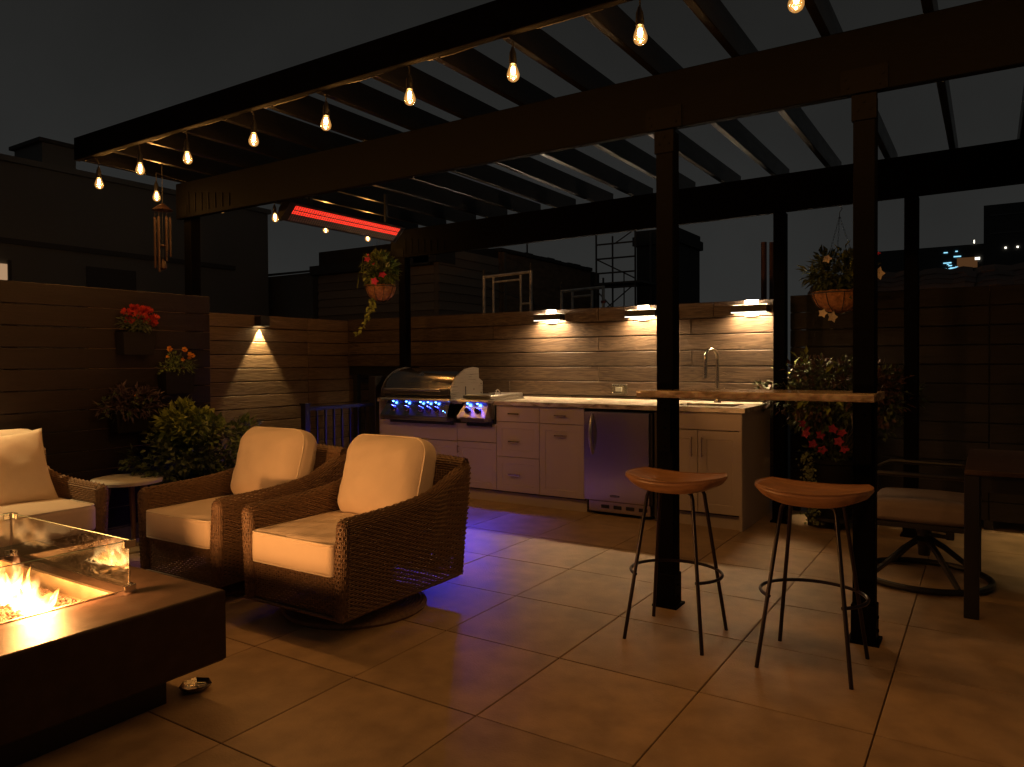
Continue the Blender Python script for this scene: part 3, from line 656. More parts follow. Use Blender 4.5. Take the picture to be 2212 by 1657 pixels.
def string_light(label, bulbs, cable_z, off, power):
    t = thing('string_light', label, 'string light', bulbs[0][:2] + (cable_z,))
    cp = []
    for i, b in enumerate(bulbs):
        cp.append((b[0] + off[0], b[1] + off[1], b[2] + 0.075 + 0.04 + 0.07))
        if i < len(bulbs) - 1:
            n_ = bulbs[i + 1]
            for q in (0.25, 0.5, 0.75): cp.append((b[0] + (n_[0] - b[0]) * q + off[0], b[1] + (n_[1] - b[1]) * q + off[1], cable_z - 0.012 * math.sin(q * math.pi) + random.uniform(-.004, .004)))
    TB(cp, 0.004, 6).build('cable', 'cable', t)
    for b in bulbs:
        c = Vector((b[0], b[1], b[2] + 0.045))
        s = link('socket', s_me, t, c - wloc(t), (random.uniform(-.05, .05), random.uniform(-.05, .05), random.random()))
        bo = link('bulb', g_me, s); bo.scale = (1.12, 1.12, 0.92); link('filament', f_me, s)
        TB([(b[0] + off[0], b[1] + off[1], b[2] + 0.185), (b[0], b[1], b[2] + 0.15), (b[0], b[1], b[2] + 0.118)], 0.0035, 6).build('drop_wire', 'cable', t)
        lamp('POINT', 'bulb_light', (b[0], b[1], b[2] - 0.012), power, (1.0, 0.45, 0.11), t, 0.024)
    return t
FB = [(-5.35, 2.85, 2.55), (-4.83, 2.85, 2.578), (-4.30, 2.85, 2.571), (-3.645, 2.85, 2.577), (-3.04, 2.85, 2.565), (-2.445, 2.85, 2.588), (-1.828, 2.85, 2.575), (-1.208, 2.85, 2.595), (-0.595, 2.85, 2.57), (0.02, 2.85, 2.57), (0.63, 2.85, 2.58)]
string_light('string of warm filament bulbs hanging under the front edge of the pergola', FB, 2.742, (0, -0.03), 7.0)
LB = [(-5.45, 3.345, 2.562), (-5.45, 3.93, 2.57), (-5.45, 4.48, 2.58), (-5.45, 5.09, 2.567), (-5.45, 5.67, 2.562)]
string_light('shorter string of warm filament bulbs along the left end of the pergola', LB, 2.742, (0.0, 0), 3.6)

# ------------------------------------------------------------------ infrared heater
ht = thing('patio_heater', 'black infrared heater with glowing red grille hung under the rafters', 'heater', (-4.44, 4.4, 2.35))
hx = Vector((-0.66, 0, -0.66)).normalized(); hn = Vector((0.66, 0, -0.66)).normalized(); hc = Vector((-4.43, 0, 2.40))
def hp_(a, y, d): q = hc + hx * a + hn * d; return (q.x, y, q.z)
MB().loft([[hp_(a, y, d) for a, d in ((-0.085, 0.0), (0.085, 0.0), (0.07, -0.05), (0.03, -0.075), (-0.03, -0.075), (-0.07, -0.05))] for y in (3.74, 5.02)]).build('housing', 'pot_black', ht)
for y in (3.735, 5.0): MB().loft([[hp_(a, q, d) for a, d in ((-0.09, 0.004), (0.09, 0.004), (0.075, -0.055), (-0.075, -0.055))] for q in (y, y + 0.022)]).build('end_cap', 'pot_black', ht)
for a0, a1, mm in ((-0.064, -0.031, 'heat_red'), (-0.024, 0.008, 'heat_red')):
    MB().loft([[hp_(a0, y, 0.003), hp_(a1, y, 0.003), hp_(a1, y, 0.0045), hp_(a0, y, 0.0045)] for y in (3.80, 4.97)]).build('heating_element', mm, ht)
MB().loft([[hp_(0.012, y, 0.003), hp_(0.068, y, 0.003), hp_(0.068, y, 0.0045), hp_(0.012, y, 0.0045)] for y in (3.80, 4.97)]).build('reflector', 'heater_mesh', ht)
gm = MB()
for k in range(52):
    y = 3.80 + 1.16 * k / 51; gm.loft([[hp_(a, y + da, 0.008) for a, da in ((-0.066, 0), (0.066, 0.012))], [hp_(a, y + 0.0042 + da, 0.008) for a, da in ((-0.066, 0), (0.066, 0.012))]], (False, False)) if False else gm.add([hp_(-0.066, y, 0.009), hp_(0.066, y + 0.01, 0.009), hp_(0.066, y + 0.0165, 0.009), hp_(-0.066, y + 0.0065, 0.009)], [(0, 1, 2, 3)])
for a in np.linspace(-0.062, 0.058, 8): gm.add([hp_(a, 3.8, 0.010), hp_(a, 4.97, 0.010), hp_(a + 0.003, 4.97, 0.010), hp_(a + 0.003, 3.8, 0.010)], [(0, 1, 2, 3)])
stuff(gm.build('grille', 'black_metal', ht))
for y in (3.95, 4.8): BX(-4.42, -4.40, y, y + 0.03, 2.44, 2.722).build('mounting_bracket', 'black_metal', ht)

# ------------------------------------------------------------------ wicker
def normals(P):
    du = np.gradient(P, axis=0); dv = np.gradient(P, axis=1); n = np.cross(du, dv); return n / np.maximum(1e-9, np.linalg.norm(n, axis=2, keepdims=True))
def weave(mb, Pf, nu, nv, hw=0.47, amp=0.0030, sw=0.17, flip=1):
    """nv woven rows running along u over nu stakes running along v; real over-and-under strands"""
    u = np.linspace(0, 1, nu + 1); v = (np.arange(nv) + 0.5) / nv
    dv = hw / nv
    U, V = np.meshgrid(u, v, indexing='ij')
    sgn = np.where((np.arange(nu + 1)[:, None] + np.arange(nv)[None, :]) % 2 == 0, 1.0, -1.0) * amp
    Uc, Vc = np.meshgrid(u, np.clip(np.linspace(0, 1, 2 * nv + 1), 0, 1), indexing='ij')
    N = normals(Pf(Uc, Vc))[:, 1::2] * flip
    jit = rng.normal(0, 0.06 / nv, (nu + 1, nv))
    A = Pf(U, np.clip(V - dv + jit, 0, 1)) + N * sgn[..., None] * 0.6; B = Pf(U, np.clip(V + jit, 0, 1)) + N * (sgn + amp * 1.1)[..., None]; C = Pf(U, np.clip(V + dv + jit, 0, 1)) + N * sgn[..., None] * 0.6
    for j in range(nv): mb.grid(np.stack([A[:, j], B[:, j], C[:, j]], axis=1))
    ns = 10; vv = np.linspace(0, 1, ns); du = sw / nu
    for i in range(nu):
        uc = (i + 0.5) / nu; uu = np.array([uc - du, uc, uc + du]); X, Y = np.meshgrid(vv, uu, indexing='ij')
        mb.grid(Pf(Y, X))
def arm_top(y):
    return np.interp(y, (-0.05, 0.145, 0.325, 0.455, 0.59, 0.69, 0.815, 0.95), (0.552, 0.556, 0.562, 0.572, 0.592, 0.638, 0.692, 0.737))
def wicker_seat(root, Wd, D=0.86, zb=0.10, seat_z=0.29, m='wicker', nback=36, rows=52, roof=0.0):
    r = 0.036
    def side(sx):
        def Pf(u, v):
            y = u * D; zt = arm_top(y) + roof
            lo = zt - zb - r; li = zt - r - (seat_z - 0.02); tot = lo + math.pi * r + li
            s = v * tot
            a = np.clip((s - lo) / r, 0, math.pi)
            z = np.where(s < lo, zb + s, np.where(s < lo + math.pi * r, zt - r + r * np.sin(a), zt - r - (s - lo - math.pi * r)))
            x = Wd - r + r * np.cos(a) - 0.028 * np.clip(1 - z / 0.5, 0, 1) * (s < lo)
            y = y + 0.065 * u * np.clip((z - zb) / 0.64, 0, 1.2) + 0.02
            return np.stack([sx * x, y, z], axis=-1)
        mb = MB(); weave(mb, Pf, 34, int(rows * 1.55), hw=0.45, amp=0.0038, flip=sx); return mb
    for sx in (1, -1): side(sx).build('arm', m, root, smooth=80)
    def fr(sx):
        zt = float(arm_top(0.0)) + roof - r
        Lv = zt - zb; tot = Lv + r * math.pi / 2
        def Pf(u, v):
            s = u * tot; e = np.clip((s - Lv) / r, 0, math.pi / 2); a = v * math.pi
            z = np.where(s < Lv, zb + s, zt + r * np.sin(a) * np.sin(e)); x = Wd - r + r * np.cos(a) * (1 + 0.12 * np.sin(math.pi * np.clip(s / Lv, 0, 1))) - 0.028 * np.clip(1 - z / 0.5, 0, 1)
            return np.stack([sx * x, 0.022 - r * 0.9 * np.sin(a) * np.cos(e), z], axis=-1)
        mb = MB(); weave(mb, Pf, 24, 13, hw=0.5, amp=0.0032, flip=-sx); return mb
    for sx in (1, -1): fr(sx).build('arm_front', m, root, smooth=80)
    w2 = Wd - 2 * r + 0.004
    def apron(u, v): return np.stack([-w2 + 2 * w2 * u, 0.012 + 0 * u, zb + (seat_z + 0.01 - zb) * v], axis=-1)
    mb = MB(); weave(mb, apron, nback, 18, hw=0.45, amp=0.0036, flip=-1); mb.build('apron', m, root, smooth=80)
    def back(u, v):
        zt = 0.735 + roof + 0.012 * np.sin(math.pi * u); lo = zt - zb - r; li = zt - r - seat_z; tot = lo + math.pi * r + li; s = v * tot
        a = np.clip((s - lo) / r, 0, math.pi)
        z = np.where(s < lo, zb + s, np.where(s < lo + math.pi * r, zt - r + r * np.sin(a), zt - r - (s - lo - math.pi * r)))
        y = D + 0.02 - r + r * np.cos(a) + 0.065 * np.clip((z - zb) / 0.64, 0, 1.2)
        return np.stack([-Wd + 0.01 + (2 * Wd - 0.02) * u, y, z], axis=-1)
    mb = MB(); weave(mb, back, nback + 4, int(rows * 1.7), flip=1); mb.build('back', m, root, smooth=80)
    rim = MB()
    for off in (0.0, 0.008): rim.tube([(-Wd + 0.03 + off, 0.0, zb), (Wd - 0.03 - off, 0.0, zb), (Wd - 0.03 - off, D, zb), (-Wd + 0.03 + off, D, zb)], 0.008, 6, closed=True)
    rim.build('bottom_rim', m, root)
    BX(-w2, w2, 0.06, D - 0.06, seat_z - 0.03, seat_z - 0.005).build('seat_deck', 'black_plastic', root)
def cushion(sx, sy, sz, rad, crown=0.02, n=22, wob=0.0, seed=0):
    """puffed rounded box, centred; returns MB with a closed quad surface"""
    g = np.random.default_rng(seed); ph = g.uniform(0, 6.28, 12)
    mb = MB(); t = np.linspace(-1, 1, n)
    t = np.sign(t) * np.abs(t) ** 0.8
    def face(ax, sgn):
        A, B = np.meshgrid(t, t, indexing='ij'); p = [None] * 3; o = [a for a in range(3) if a != ax]
        p[ax] = np.full_like(A, sgn); p[o[0]] = A if sgn * (1 if ax != 1 else -1) > 0 else B; p[o[1]] = B if sgn * (1 if ax != 1 else -1) > 0 else A
        Q = np.stack(p, axis=-1) * np.array([sx, sy, sz])
        inner = np.array([sx - rad[0], sy - rad[1], sz - rad[2]]); c = np.clip(Q, -inner, inner); dlt = (Q - c) / np.array(rad)
        ln = np.maximum(1e-9, np.linalg.norm(dlt, axis=-1, keepdims=True)); mxv = np.max(np.abs(dlt), axis=-1, keepdims=True)
        dlt = dlt / ln * mxv * np.array(rad); Q = c + dlt
        X, Y, Z = Q[..., 0] / sx, Q[..., 1] / sy, Q[..., 2] / sz
        k = np.clip(1 - X ** 2, 0, 1) * np.clip(1 - Y ** 2, 0, 1)
        Q[..., 2] += np.sign(Z) * np.abs(Z) * crown * k ** 0.7
        if wob:
            w = np.sin(X * 5 + ph[0]) * np.sin(Y * 6 + ph[1]) + 0.6 * np.sin(X * 13 + Y * 4 + ph[2]) + 0.5 * np.sin(Y * 15 - X * 5 + ph[3])
            Q[..., 2] += wob * w * np.sign(Z) * np.abs(Z)
        return Q
    for ax in range(3):
        for sg in (-1, 1): mb.grid(face(ax, sg))
    return mb
def weld(o):
    import bmesh
    b = bmesh.new(); b.from_mesh(o.data); bmesh.ops.remove_doubles(b, verts=b.verts, dist=0.0004); bmesh.ops.recalc_face_normals(b, faces=b.faces); b.to_mesh(o.data); b.free(); o.data.shade_smooth(); return o
def rim_loop(sx, sy, z, rx, ry, n=8):
    out = []
    for cx, cyy, a0 in ((1, 1, 0), (-1, 1, 90), (-1, -1, 180), (1, -1, 270)):
        for k in range(n + 1):
            a = R(a0 + 90 * k / n); out.append((cx * (sx - rx) + rx * math.cos(a), cyy * (sy - ry) + ry * math.sin(a), z))
    return out
def put_cushion(name, root, mb, loc, rot, m='cushion', pip=None, pm='piping'):
    o = link(name, mb.mesh(name, m), root, loc, rot); weld(o)
    for lp in (pip or []):
        link('piping', TB(lp, 0.0042, 6, closed=True).mesh('piping', pm, True), o)
    return o

def armchair():
    t = thing('wicker_armchair', 'x', 'armchair', (0, 0, 0), 'wicker swivel armchairs')
    wicker_seat(t, 0.367)
    put_cushion('seat_cushion', t, cushion(0.285, 0.325, 0.076, (0.03, 0.03, 0.022), 0.016, wob=0.003, seed=3), (0, 0.315, 0.362), (0, 0, 0), pip=[rim_loop(0.283, 0.323, 0.072, 0.035, 0.035), rim_loop(0.283, 0.323, -0.068, 0.035, 0.035)])
    put_cushion('back_cushion', t, cushion(0.282, 0.232, 0.088, (0.10, 0.10, 0.065), 0.058, wob=0.0045, seed=5), (0.01, 0.655, 0.628), (R(90 - 17), 0, 0), pip=[rim_loop(0.276, 0.226, 0.050, 0.10, 0.10)])
    disc = MB().lathe([(0.05, 0.05)] + [(0.08 + 0.0088 * k, 0.036 + 0.004 * (k % 2) - 0.0004 * k) for k in range(33)] + [(0.37, 0.012), (0.365, 0.0)], n=56)
    disc.v = [(x, y + 0.42, z) for x, y, z in disc.v]
    disc.build('swivel_base', 'wicker', t)
    ped = MB().lathe([(0.13, 0.03), (0.12, 0.075), (0.2, 0.095), (0.2, 0.26)], (0, 0.42, 0), 24); ped.build('pedestal', 'black_metal', t)
    return t
ch2 = armchair(); ch2['label'] = 'wicker swivel armchair with cream cushions nearest the fire table corner'
ch1 = tree_copy(ch2); ch1['label'] = 'wicker swivel armchair with cream cushions beside the round side table'
ch2.location = (-2.766, 2.345, 0); ch1.location = (-3.70, 2.36, 0); ch1.rotation_euler = (0, 0, R(1.0))

sofa = thing('wicker_sofa', 'wicker sofa with cream cushions facing the fire at the left edge', 'sofa', (0, 0, 0))
wicker_seat(sofa, 1.0, D=0.72, m='wicker_firelit', nback=90, rows=44)
for k, x in enumerate((0.46, -0.46)):
    put_cushion('seat_cushion', sofa, cushion(0.455, 0.33, 0.08, (0.035, 0.035, 0.03), 0.015, wob=0.0015, seed=8 + k), (x, 0.30, 0.372), (0, 0, 0), pip=[rim_loop(0.45, 0.325, 0.075, 0.04, 0.04)])
    put_cushion('back_cushion', sofa, cushion(0.44, 0.235, 0.09, (0.1, 0.1, 0.07), 0.035, wob=0.003, seed=18 + k), (x, 0.585, 0.635), (R(90 - 14), 0, 0), pip=[rim_loop(0.43, 0.225, 0.05, 0.1, 0.1)])
sofa.rotation_euler = (0, 0, R(90)); sofa.location = (-4.36, 1.36, 0)
pil = MB(); n_ = 26; tt = np.linspace(-1, 1, n_); A, B = np.meshgrid(tt, tt, indexing='ij')
for sg in (1, -1):
    k = (np.clip(1 - A ** 2, 0, 1) * np.clip(1 - B ** 2, 0, 1)) ** 0.42
    pinch = 1 - 0.09 * (1 - np.abs(A)) ** 0 * (1 - A ** 2) * B ** 2; pinch2 = 1 - 0.09 * (1 - B ** 2) * A ** 2
    Z = sg * (0.085 * k + 0.004 * np.sin(A * 7 + 1) * np.sin(B * 6) * k)
    P = np.stack([0.235 * A * pinch2, 0.235 * B * pinch, Z], axis=-1); pil.grid(P if sg > 0 else P[::-1])
po = link('throw_pillow', pil.mesh('throw_pillow', 'cushion')); weld(po)
po.location = (-4.80, 2.0, 0.64); po.rotation_euler = Matrix.Rotation(R(90), 3, 'Z').to_euler()
po.rotation_euler = (Matrix.Rotation(R(-6), 3, 'Z') @ Matrix.Rotation(R(90 - 22), 3, 'Y') @ Matrix.Rotation(R(4), 3, 'Z')).to_euler()
tag(po, 'square cream throw pillow leaning in the sofa corner', 'pillow')

# round side table
st = thing('side_table', 'small round side table with white top between sofa and armchair', 'table', (-4.83, 2.735, 0))
MB().lathe([(0.20, 0.468), (0.218, 0.472), (0.222, 0.49), (0.218, 0.5)], (-4.83, 2.735, 0), 48).build('table_top', 'white_stone', st, smooth=30)
for k in range(3):
    a = R(20 + 120 * k); p0 = Vector((-4.83 + 0.12 * math.cos(a), 2.735 + 0.12 * math.sin(a), 0.47)); p1 = Vector((-4.83 + 0.19 * math.cos(a), 2.735 + 0.19 * math.sin(a), 0))
    TB([p0, p1], [0.022, 0.014], 8).build('leg', 'table_leg', st, smooth=True)

# ------------------------------------------------------------------ fire table
ft = thing('fire_table', 'low dark bronze fire table with glass wind guard and burning flames', 'fire pit', (-3.18, 1.0, 0))
FX0, FX1, FY0, FY1 = -3.92, -2.44, 0.2, 1.755
OX0, OX1, OY0, OY1 = -3.63, -2.755, 0.44, 1.49
def rl4(x0, x1, y0, y1, z): return [(x0, y0, z), (x1, y0, z), (x1, y1, z), (x0, y1, z)]
c = 0.009
MB().loft([rl4(FX0 + 0.2, FX1 - 0.2, FY0 + 0.2, FY1 - 0.2, 0.133), rl4(FX0 + c, FX1 - c, FY0 + c, FY1 - c, 0.13), rl4(FX0, FX1, FY0, FY1, 0.13 + c), rl4(FX0, FX1, FY0, FY1, 0.40 - c), rl4(FX0 + c * .3, FX1 - c * .3, FY0 + c * .3, FY1 - c * .3, 0.40 - c * .3), rl4(FX0 + c, FX1 - c, FY0 + c, FY1 - c, 0.40), rl4(OX0, OX1, OY0, OY1, 0.40), rl4(OX0, OX1, OY0, OY1, 0.30)], (False, False)).build('table_body', 'fire_table', ft)
BX(FX0 + 0.12, FX1 - 0.12, FY0 + 0.16, FY1 - 0.17, 0.0, 0.134).build('plinth', 'black_metal', ft)
MB().loft([rl4(OX0 - 0.012, OX1 + 0.012, OY0 - 0.012, OY1 + 0.012, 0.4015), rl4(OX0 - 0.012, OX1 + 0.012, OY0 - 0.012, OY1 + 0.012, 0.4035), rl4(OX0 + 0.004, OX1 - 0.004, OY0 + 0.004, OY1 - 0.004, 0.4035), rl4(OX0 + 0.006, OX1 - 0.006, OY0 + 0.006, OY1 - 0.006, 0.345), rl4(OX0 + 0.05, OX1 - 0.05, OY0 + 0.05, OY1 - 0.05, 0.335)], (False, True)).build('burner_pan', 'fire_pan', ft)
bp_ = TB([(-3.5, 1.285, 0.368), (-2.84, 1.285, 0.368)], 0.011, 8).tube([(-3.2, 0.55, 0.366), (-3.2, 1.4, 0.366)], 0.011, 8).tube([(-3.5, 0.75, 0.368), (-2.84, 0.75, 0.368)], 0.011, 8)
bp_.build('burner_pipe', 'fire_pan', ft, smooth=True)
# lava rock bed
lv = MB(); ICO = [(0, 0, 1)] + [(0.894 * math.cos(R(72 * k)), 0.894 * math.sin(R(72 * k)), 0.447) for k in range(5)] + [(0.894 * math.cos(R(72 * k + 36)), 0.894 * math.sin(R(72 * k + 36)), -0.447) for k in range(5)] + [(0, 0, -1)]
IF = [(0, i, i % 5 + 1) for i in range(1, 6)] + [(i, i + 5, i % 5 + 1) for i in range(1, 6)] + [(i + 5, i % 5 + 6, i % 5 + 1) for i in range(1, 6)] + [(11, i % 5 + 6, i + 5) for i in range(1, 6)]
for k in range(1500):
    x = random.uniform(OX0 + 0.03, OX1 - 0.03); y = random.uniform(OY0 + 0.03, OY1 - 0.03); s = random.uniform(0.008, 0.021)
    edge = min(x - OX0, OX1 - x, y - OY0, OY1 - y)
    hgt = 0.338 + min(1, edge / 0.15) * 0.026 + random.uniform(-0.004, 0.008)
    if abs(y - 1.285) < 0.02 and -3.5 < x < -2.84: hgt -= 0.02
    sc = [random.uniform(0.6, 1.2) * s for _ in range(3)]
    ca, sa = math.cos(k), math.sin(k)
    vs = []
    for p in ICO:
        q = [p[i] * sc[i] * random.uniform(0.72, 1.15) for i in range(3)]; vs.append((x + q[0] * ca - q[1] * sa, y + q[0] * sa + q[1] * ca, hgt + q[2]))
    lv.add(vs, IF)
stuff(lv.build('lava_rock', 'lava', ft))
# glass wind guard
GX0_, GX1_, GY0_, GY1_ = -3.665, -2.715, 0.40, 1.545
for b in ((GX1_ - 0.003, GX1_ + 0.003, GY0_ + 0.01, GY1_ - 0.008), (GX0_ + 0.008, GX1_ - 0.008, GY1_ - 0.003, GY1_ + 0.003), (GX0_ - 0.003, GX0_ + 0.003, GY0_ + 0.01, GY1_ - 0.008), (GX0_ + 0.008, GX1_ - 0.008, GY0_ - 0.003, GY0_ + 0.003)):
    gp = BX(*b, 0.412, 0.596, c=0.001).build('glass_panel', 'pane', ft)
    BX(b[0], b[1], b[2], b[3], 0.5962, 0.598).build('polished_edge', 'glass_edge', gp)
for x, y in ((GX1_, GY1_), (GX0_, GY1_), (GX1_, GY0_), (GX0_, GY0_)):
    sx = 1 if x == GX1_ else -1; sy = 1 if y > 1 else -1
    for z in (0.404, 0.572):
        m = BX(min(x - sx * 0.03, x + sx * 0.006), max(x - sx * 0.03, x + sx * 0.006), min(y + sy * 0.004, y + sy * 0.014), max(y + sy * 0.004, y + sy * 0.014), z, z + 0.028, c=0.002)
        m.box(min(x + sx * 0.004, x + sx * 0.014), max(x + sx * 0.004, x + sx * 0.014), min(y - sy * 0.03, y + sy * 0.014), max(y - sy * 0.03, y + sy * 0.014), z, z + 0.028, c=0.002)
        if z < 0.5: m.box(x - 0.016, x + 0.016, y - 0.016, y + 0.016, 0.4036, 0.408)
        m.build('clamp', 'chrome', ft)
# flames
def tongue(base, h, r, lean, seed, twist=0.0):
    g = np.random.default_rng(seed); nr, ns = 16, 12; P = np.zeros((nr, ns + 1, 3)); ph = g.uniform(0, 6.28, 4)
    for i in range(nr):
        t = i / (nr - 1); rad = r * (0.35 + 2.2 * t ** 0.7) * (1 - t) ** 0.85 * 0.95 + 0.0015
        cx = base[0] + lean[0] * t ** 1.4 + 0.10 * h * math.sin(5 * t + ph[0]) * t; cyy = base[1] + lean[1] * t ** 1.4 + 0.08 * h * math.sin(4.5 * t + ph[1]) * t
        for k in range(ns + 1):
            a = 2 * math.pi * k / ns + twist * t
            rr = rad * (1 + 0.28 * math.sin(2 * a + ph[2] + 3 * t) + 0.12 * math.sin(3 * a + ph[3] - 4 * t))
            P[i, k] = (cx + rr * math.cos(a) * 1.15, cyy + rr * math.sin(a) * 0.7, base[2] + h * t)
    return P
fr_ = random.Random(5); FL = []
for (cx, cyy, n_b, n_w, sc_) in ((-2.93, 1.285, 7, 10, 1.0), (-3.12, 1.285, 4, 6, 0.8), (-3.3, 1.285, 4, 5, 0.9), (-3.2, 0.98, 5, 6, 1.0), (-3.15, 0.76, 5, 6, 1.0), (-3.35, 0.75, 4, 4, 0.9), (-2.98, 0.75, 4, 5, 0.9)):
    for k in range(n_b): FL.append((cx + fr_.uniform(-.07, .07), cyy + fr_.uniform(-.025, .025), sc_ * fr_.uniform(0.06, 0.105), fr_.uniform(0.026, 0.042), (fr_.uniform(-.05, .06), fr_.uniform(-.02, .04))))
    for k in range(n_w): FL.append((cx + fr_.uniform(-.08, .08), cyy + fr_.uniform(-.03, .03), sc_ * fr_.uniform(0.07, 0.20), fr_.uniform(0.008, 0.017), (fr_.uniform(-.05, .09), fr_.uniform(-.02, .06))))
for k, (x, y, hh, rr, ln) in enumerate(FL):
    m = MB(); m.grid(tongue((x, y, 0.356), hh * 0.8, rr * 1.1, ln, 100 + k, 1.5))
    m.build('flame', 'flame', ft, smooth=80)
def flame_volume(name, sx, sy, sz):
    m = bpy.data.materials.new(name); m.use_nodes = True; n = m.node_tree.nodes; L = m.node_tree.links; n.clear()
    def mth(op, a, b=None, c=None, clamp=False):
        q = n.new("ShaderNodeMath"); q.operation = op; q.use_clamp = clamp
        for i, x_ in enumerate((a, b, c)):
            if x_ is None: continue
            if isinstance(x_, (int, float)): q.inputs[i].default_value = x_
            else: L.new(x_, q.inputs[i])
        return q.outputs[0]
    tc = n.new("ShaderNodeTexCoord"); sp = n.new("ShaderNodeSeparateXYZ"); L.new(tc.outputs["Object"], sp.inputs[0])
    mp = n.new("ShaderNodeMapping"); mp.inputs["Scale"].default_value = (15, 15, 8); mp.inputs["Location"].default_value = (3.1, 1.7, 0.4); L.new(tc.outputs["Object"], mp.inputs[0])
    nz = n.new("ShaderNodeTexNoise"); nz.inputs["Scale"].default_value = 1; nz.inputs["Detail"].default_value = 3; L.new(mp.outputs[0], nz.inputs["Vector"])
    sc = n.new("ShaderNodeSeparateColor"); L.new(nz.outputs["Color"], sc.inputs[0])
    amp = mth('MULTIPLY', sp.outputs[2], 0.75)
    qy = mth('ADD', sp.outputs[1], mth('MULTIPLY', mth('SUBTRACT', sc.outputs[0], 0.5), amp))
    qx = mth('ADD', sp.outputs[0], mth('MULTIPLY', mth('SUBTRACT', sc.outputs[1], 0.5), mth('MULTIPLY', sp.outputs[2], 1.6)))
    qx = mth('SUBTRACT', qx, mth('MULTIPLY', sp.outputs[2], 0.25))
    cx = n.new("ShaderNodeCombineXYZ"); L.new(mth('MULTIPLY', qx, 17.0), cx.inputs[0]); L.new(mth('MULTIPLY', qy, 7.0), cx.inputs[1])
    n2 = n.new("ShaderNodeTexNoise"); n2.inputs["Scale"].default_value = 1; n2.inputs["Detail"].default_value = 2; L.new(cx.outputs[0], n2.inputs["Vector"])
    hgt = mth('MULTIPLY_ADD', mth('POWER', mth('MULTIPLY', n2.outputs["Fac"], 1.55), 3.0), 0.20, 0.03)
    hgt = mth('MULTIPLY', hgt, mth('SUBTRACT', 1.0, mth('POWER', mth('ABSOLUTE', mth('DIVIDE', qx, sx)), 4.0), clamp=True))
    v = mth('SUBTRACT', mth('SUBTRACT', 1.0, mth('DIVIDE', sp.outputs[2], mth('MAXIMUM', hgt, 0.004))), mth('POWER', mth('DIVIDE', qy, sy), 2.0))
    d = mth('MULTIPLY', v, 1.7, clamp=True)
    cr = n.new("ShaderNodeValToRGB"); e = cr.color_ramp.elements; e[0].position = 0.0; e[0].color = (1.0, 0.20, 0.03, 1); e[1].position = 0.75; e[1].color = (1.0, 0.55, 0.20, 1)
    L.new(d, cr.inputs[0])
    em = n.new("ShaderNodeEmission"); L.new(cr.outputs[0], em.inputs[0]); L.new(mth('MULTIPLY', mth('POWER', d, 1.5), 165.0), em.inputs[1])
    o = n.new("ShaderNodeOutputMaterial"); L.new(em.outputs[0], o.inputs["Volume"])
    m.cycles.volume_sampling = 'MULTIPLE_IMPORTANCE' if hasattr(m.cycles, 'volume_sampling') else m.cycles.volume_sampling
    MT[name] = m; return m
flame_volume('flame_glow', 0.36, 0.042, 0.3)
for (x_, y_, rz_) in ((-3.14, 1.285, 0.0), (-3.2, 0.92, R(90)), (-3.14, 0.75, 0.0)):
    o_ = link('flame', BX(-0.38, 0.38, -0.1, 0.1, 0.0, 0.23).mesh('flame', 'flame_glow'), ft, Vector((x_, y_, 0.356)) - wloc(ft), (0, 0, rz_))
cy.volume_step_rate = 0.12; cy.volume_max_steps = 128
for p_, w_ in (((-2.86, 1.29, 0.49), 47), ((-3.0, 0.85, 0.50), 10)): lamp('POINT', 'fire_light', p_, w_, (1.0, 0.385, 0.115), ft, 0.06)
# ashtray on the floor
at = thing('ashtray', 'small black dish with a stub lying on the tiles by the fire table', 'ashtray', (-2.575, 1.715, 0))
MB().lathe([(0.045, 0.0), (0.062, 0.010), (0.072, 0.026), (0.069, 0.028), (0.055, 0.013), (0.03, 0.009), (0.001, 0.008)], (0, 0, 0), 7).build('dish', 'hood_black', at, world=False, smooth=20)
TB([(0.0, 0.02, 0.018), (0.045, -0.015, 0.032)], 0.004, 8).build('stub', 'white_paint', at, world=False)
at.rotation_euler = (0, 0, 0.7); at.scale = (0.85,) * 3

# ------------------------------------------------------------------ bar ledge and stools
bar = thing('bar_ledge', 'narrow polished stone bar top fixed between two pergola posts', 'bar', (-0.95, 3.65, 1.0))
g = MB(); nx = 60; xs = np.linspace(-1.486, -0.408, nx)
def rough(x, s): return 0.0025 * math.sin(37 * x + s) + 0.002 * math.sin(91 * x + 2 * s) + 0.0012 * math.sin(211 * x + s)
loops = [[(x, 3.452 + rough(x, 1), 1.080), (x, 3.446 + rough(x, 2), 1.088), (x, 3.446 + rough(x, 3), 1.108), (x, 3.451 + rough(x, 4) * .4, 1.1135), (x, 3.83, 1.1135), (x, 3.835, 1.08)] for x in xs]
g.loft(loops); g.build('stone_top', 'bar_stone', bar, smooth=30)
for x in (-1.433, -0.51):
    m = BX(x + 0.012, x + 0.078, 3.572, 3.5802, 0.80, 1.079, c=0.001).box(x + 0.012, x + 0.078, 3.47, 3.58, 1.072, 1.0795)
    for z in (0.825, 0.92, 1.015): m.lathe([(0.007, 0), (0.006, 0.005), (0.001, 0.006)], (0, 0, 0), 8) if False else m.box(x + 0.039, x + 0.051, 3.567, 3.5725, z - 0.006, z + 0.006, c=0.002)
    m.build('bracket', 'pergola_steel', bar)

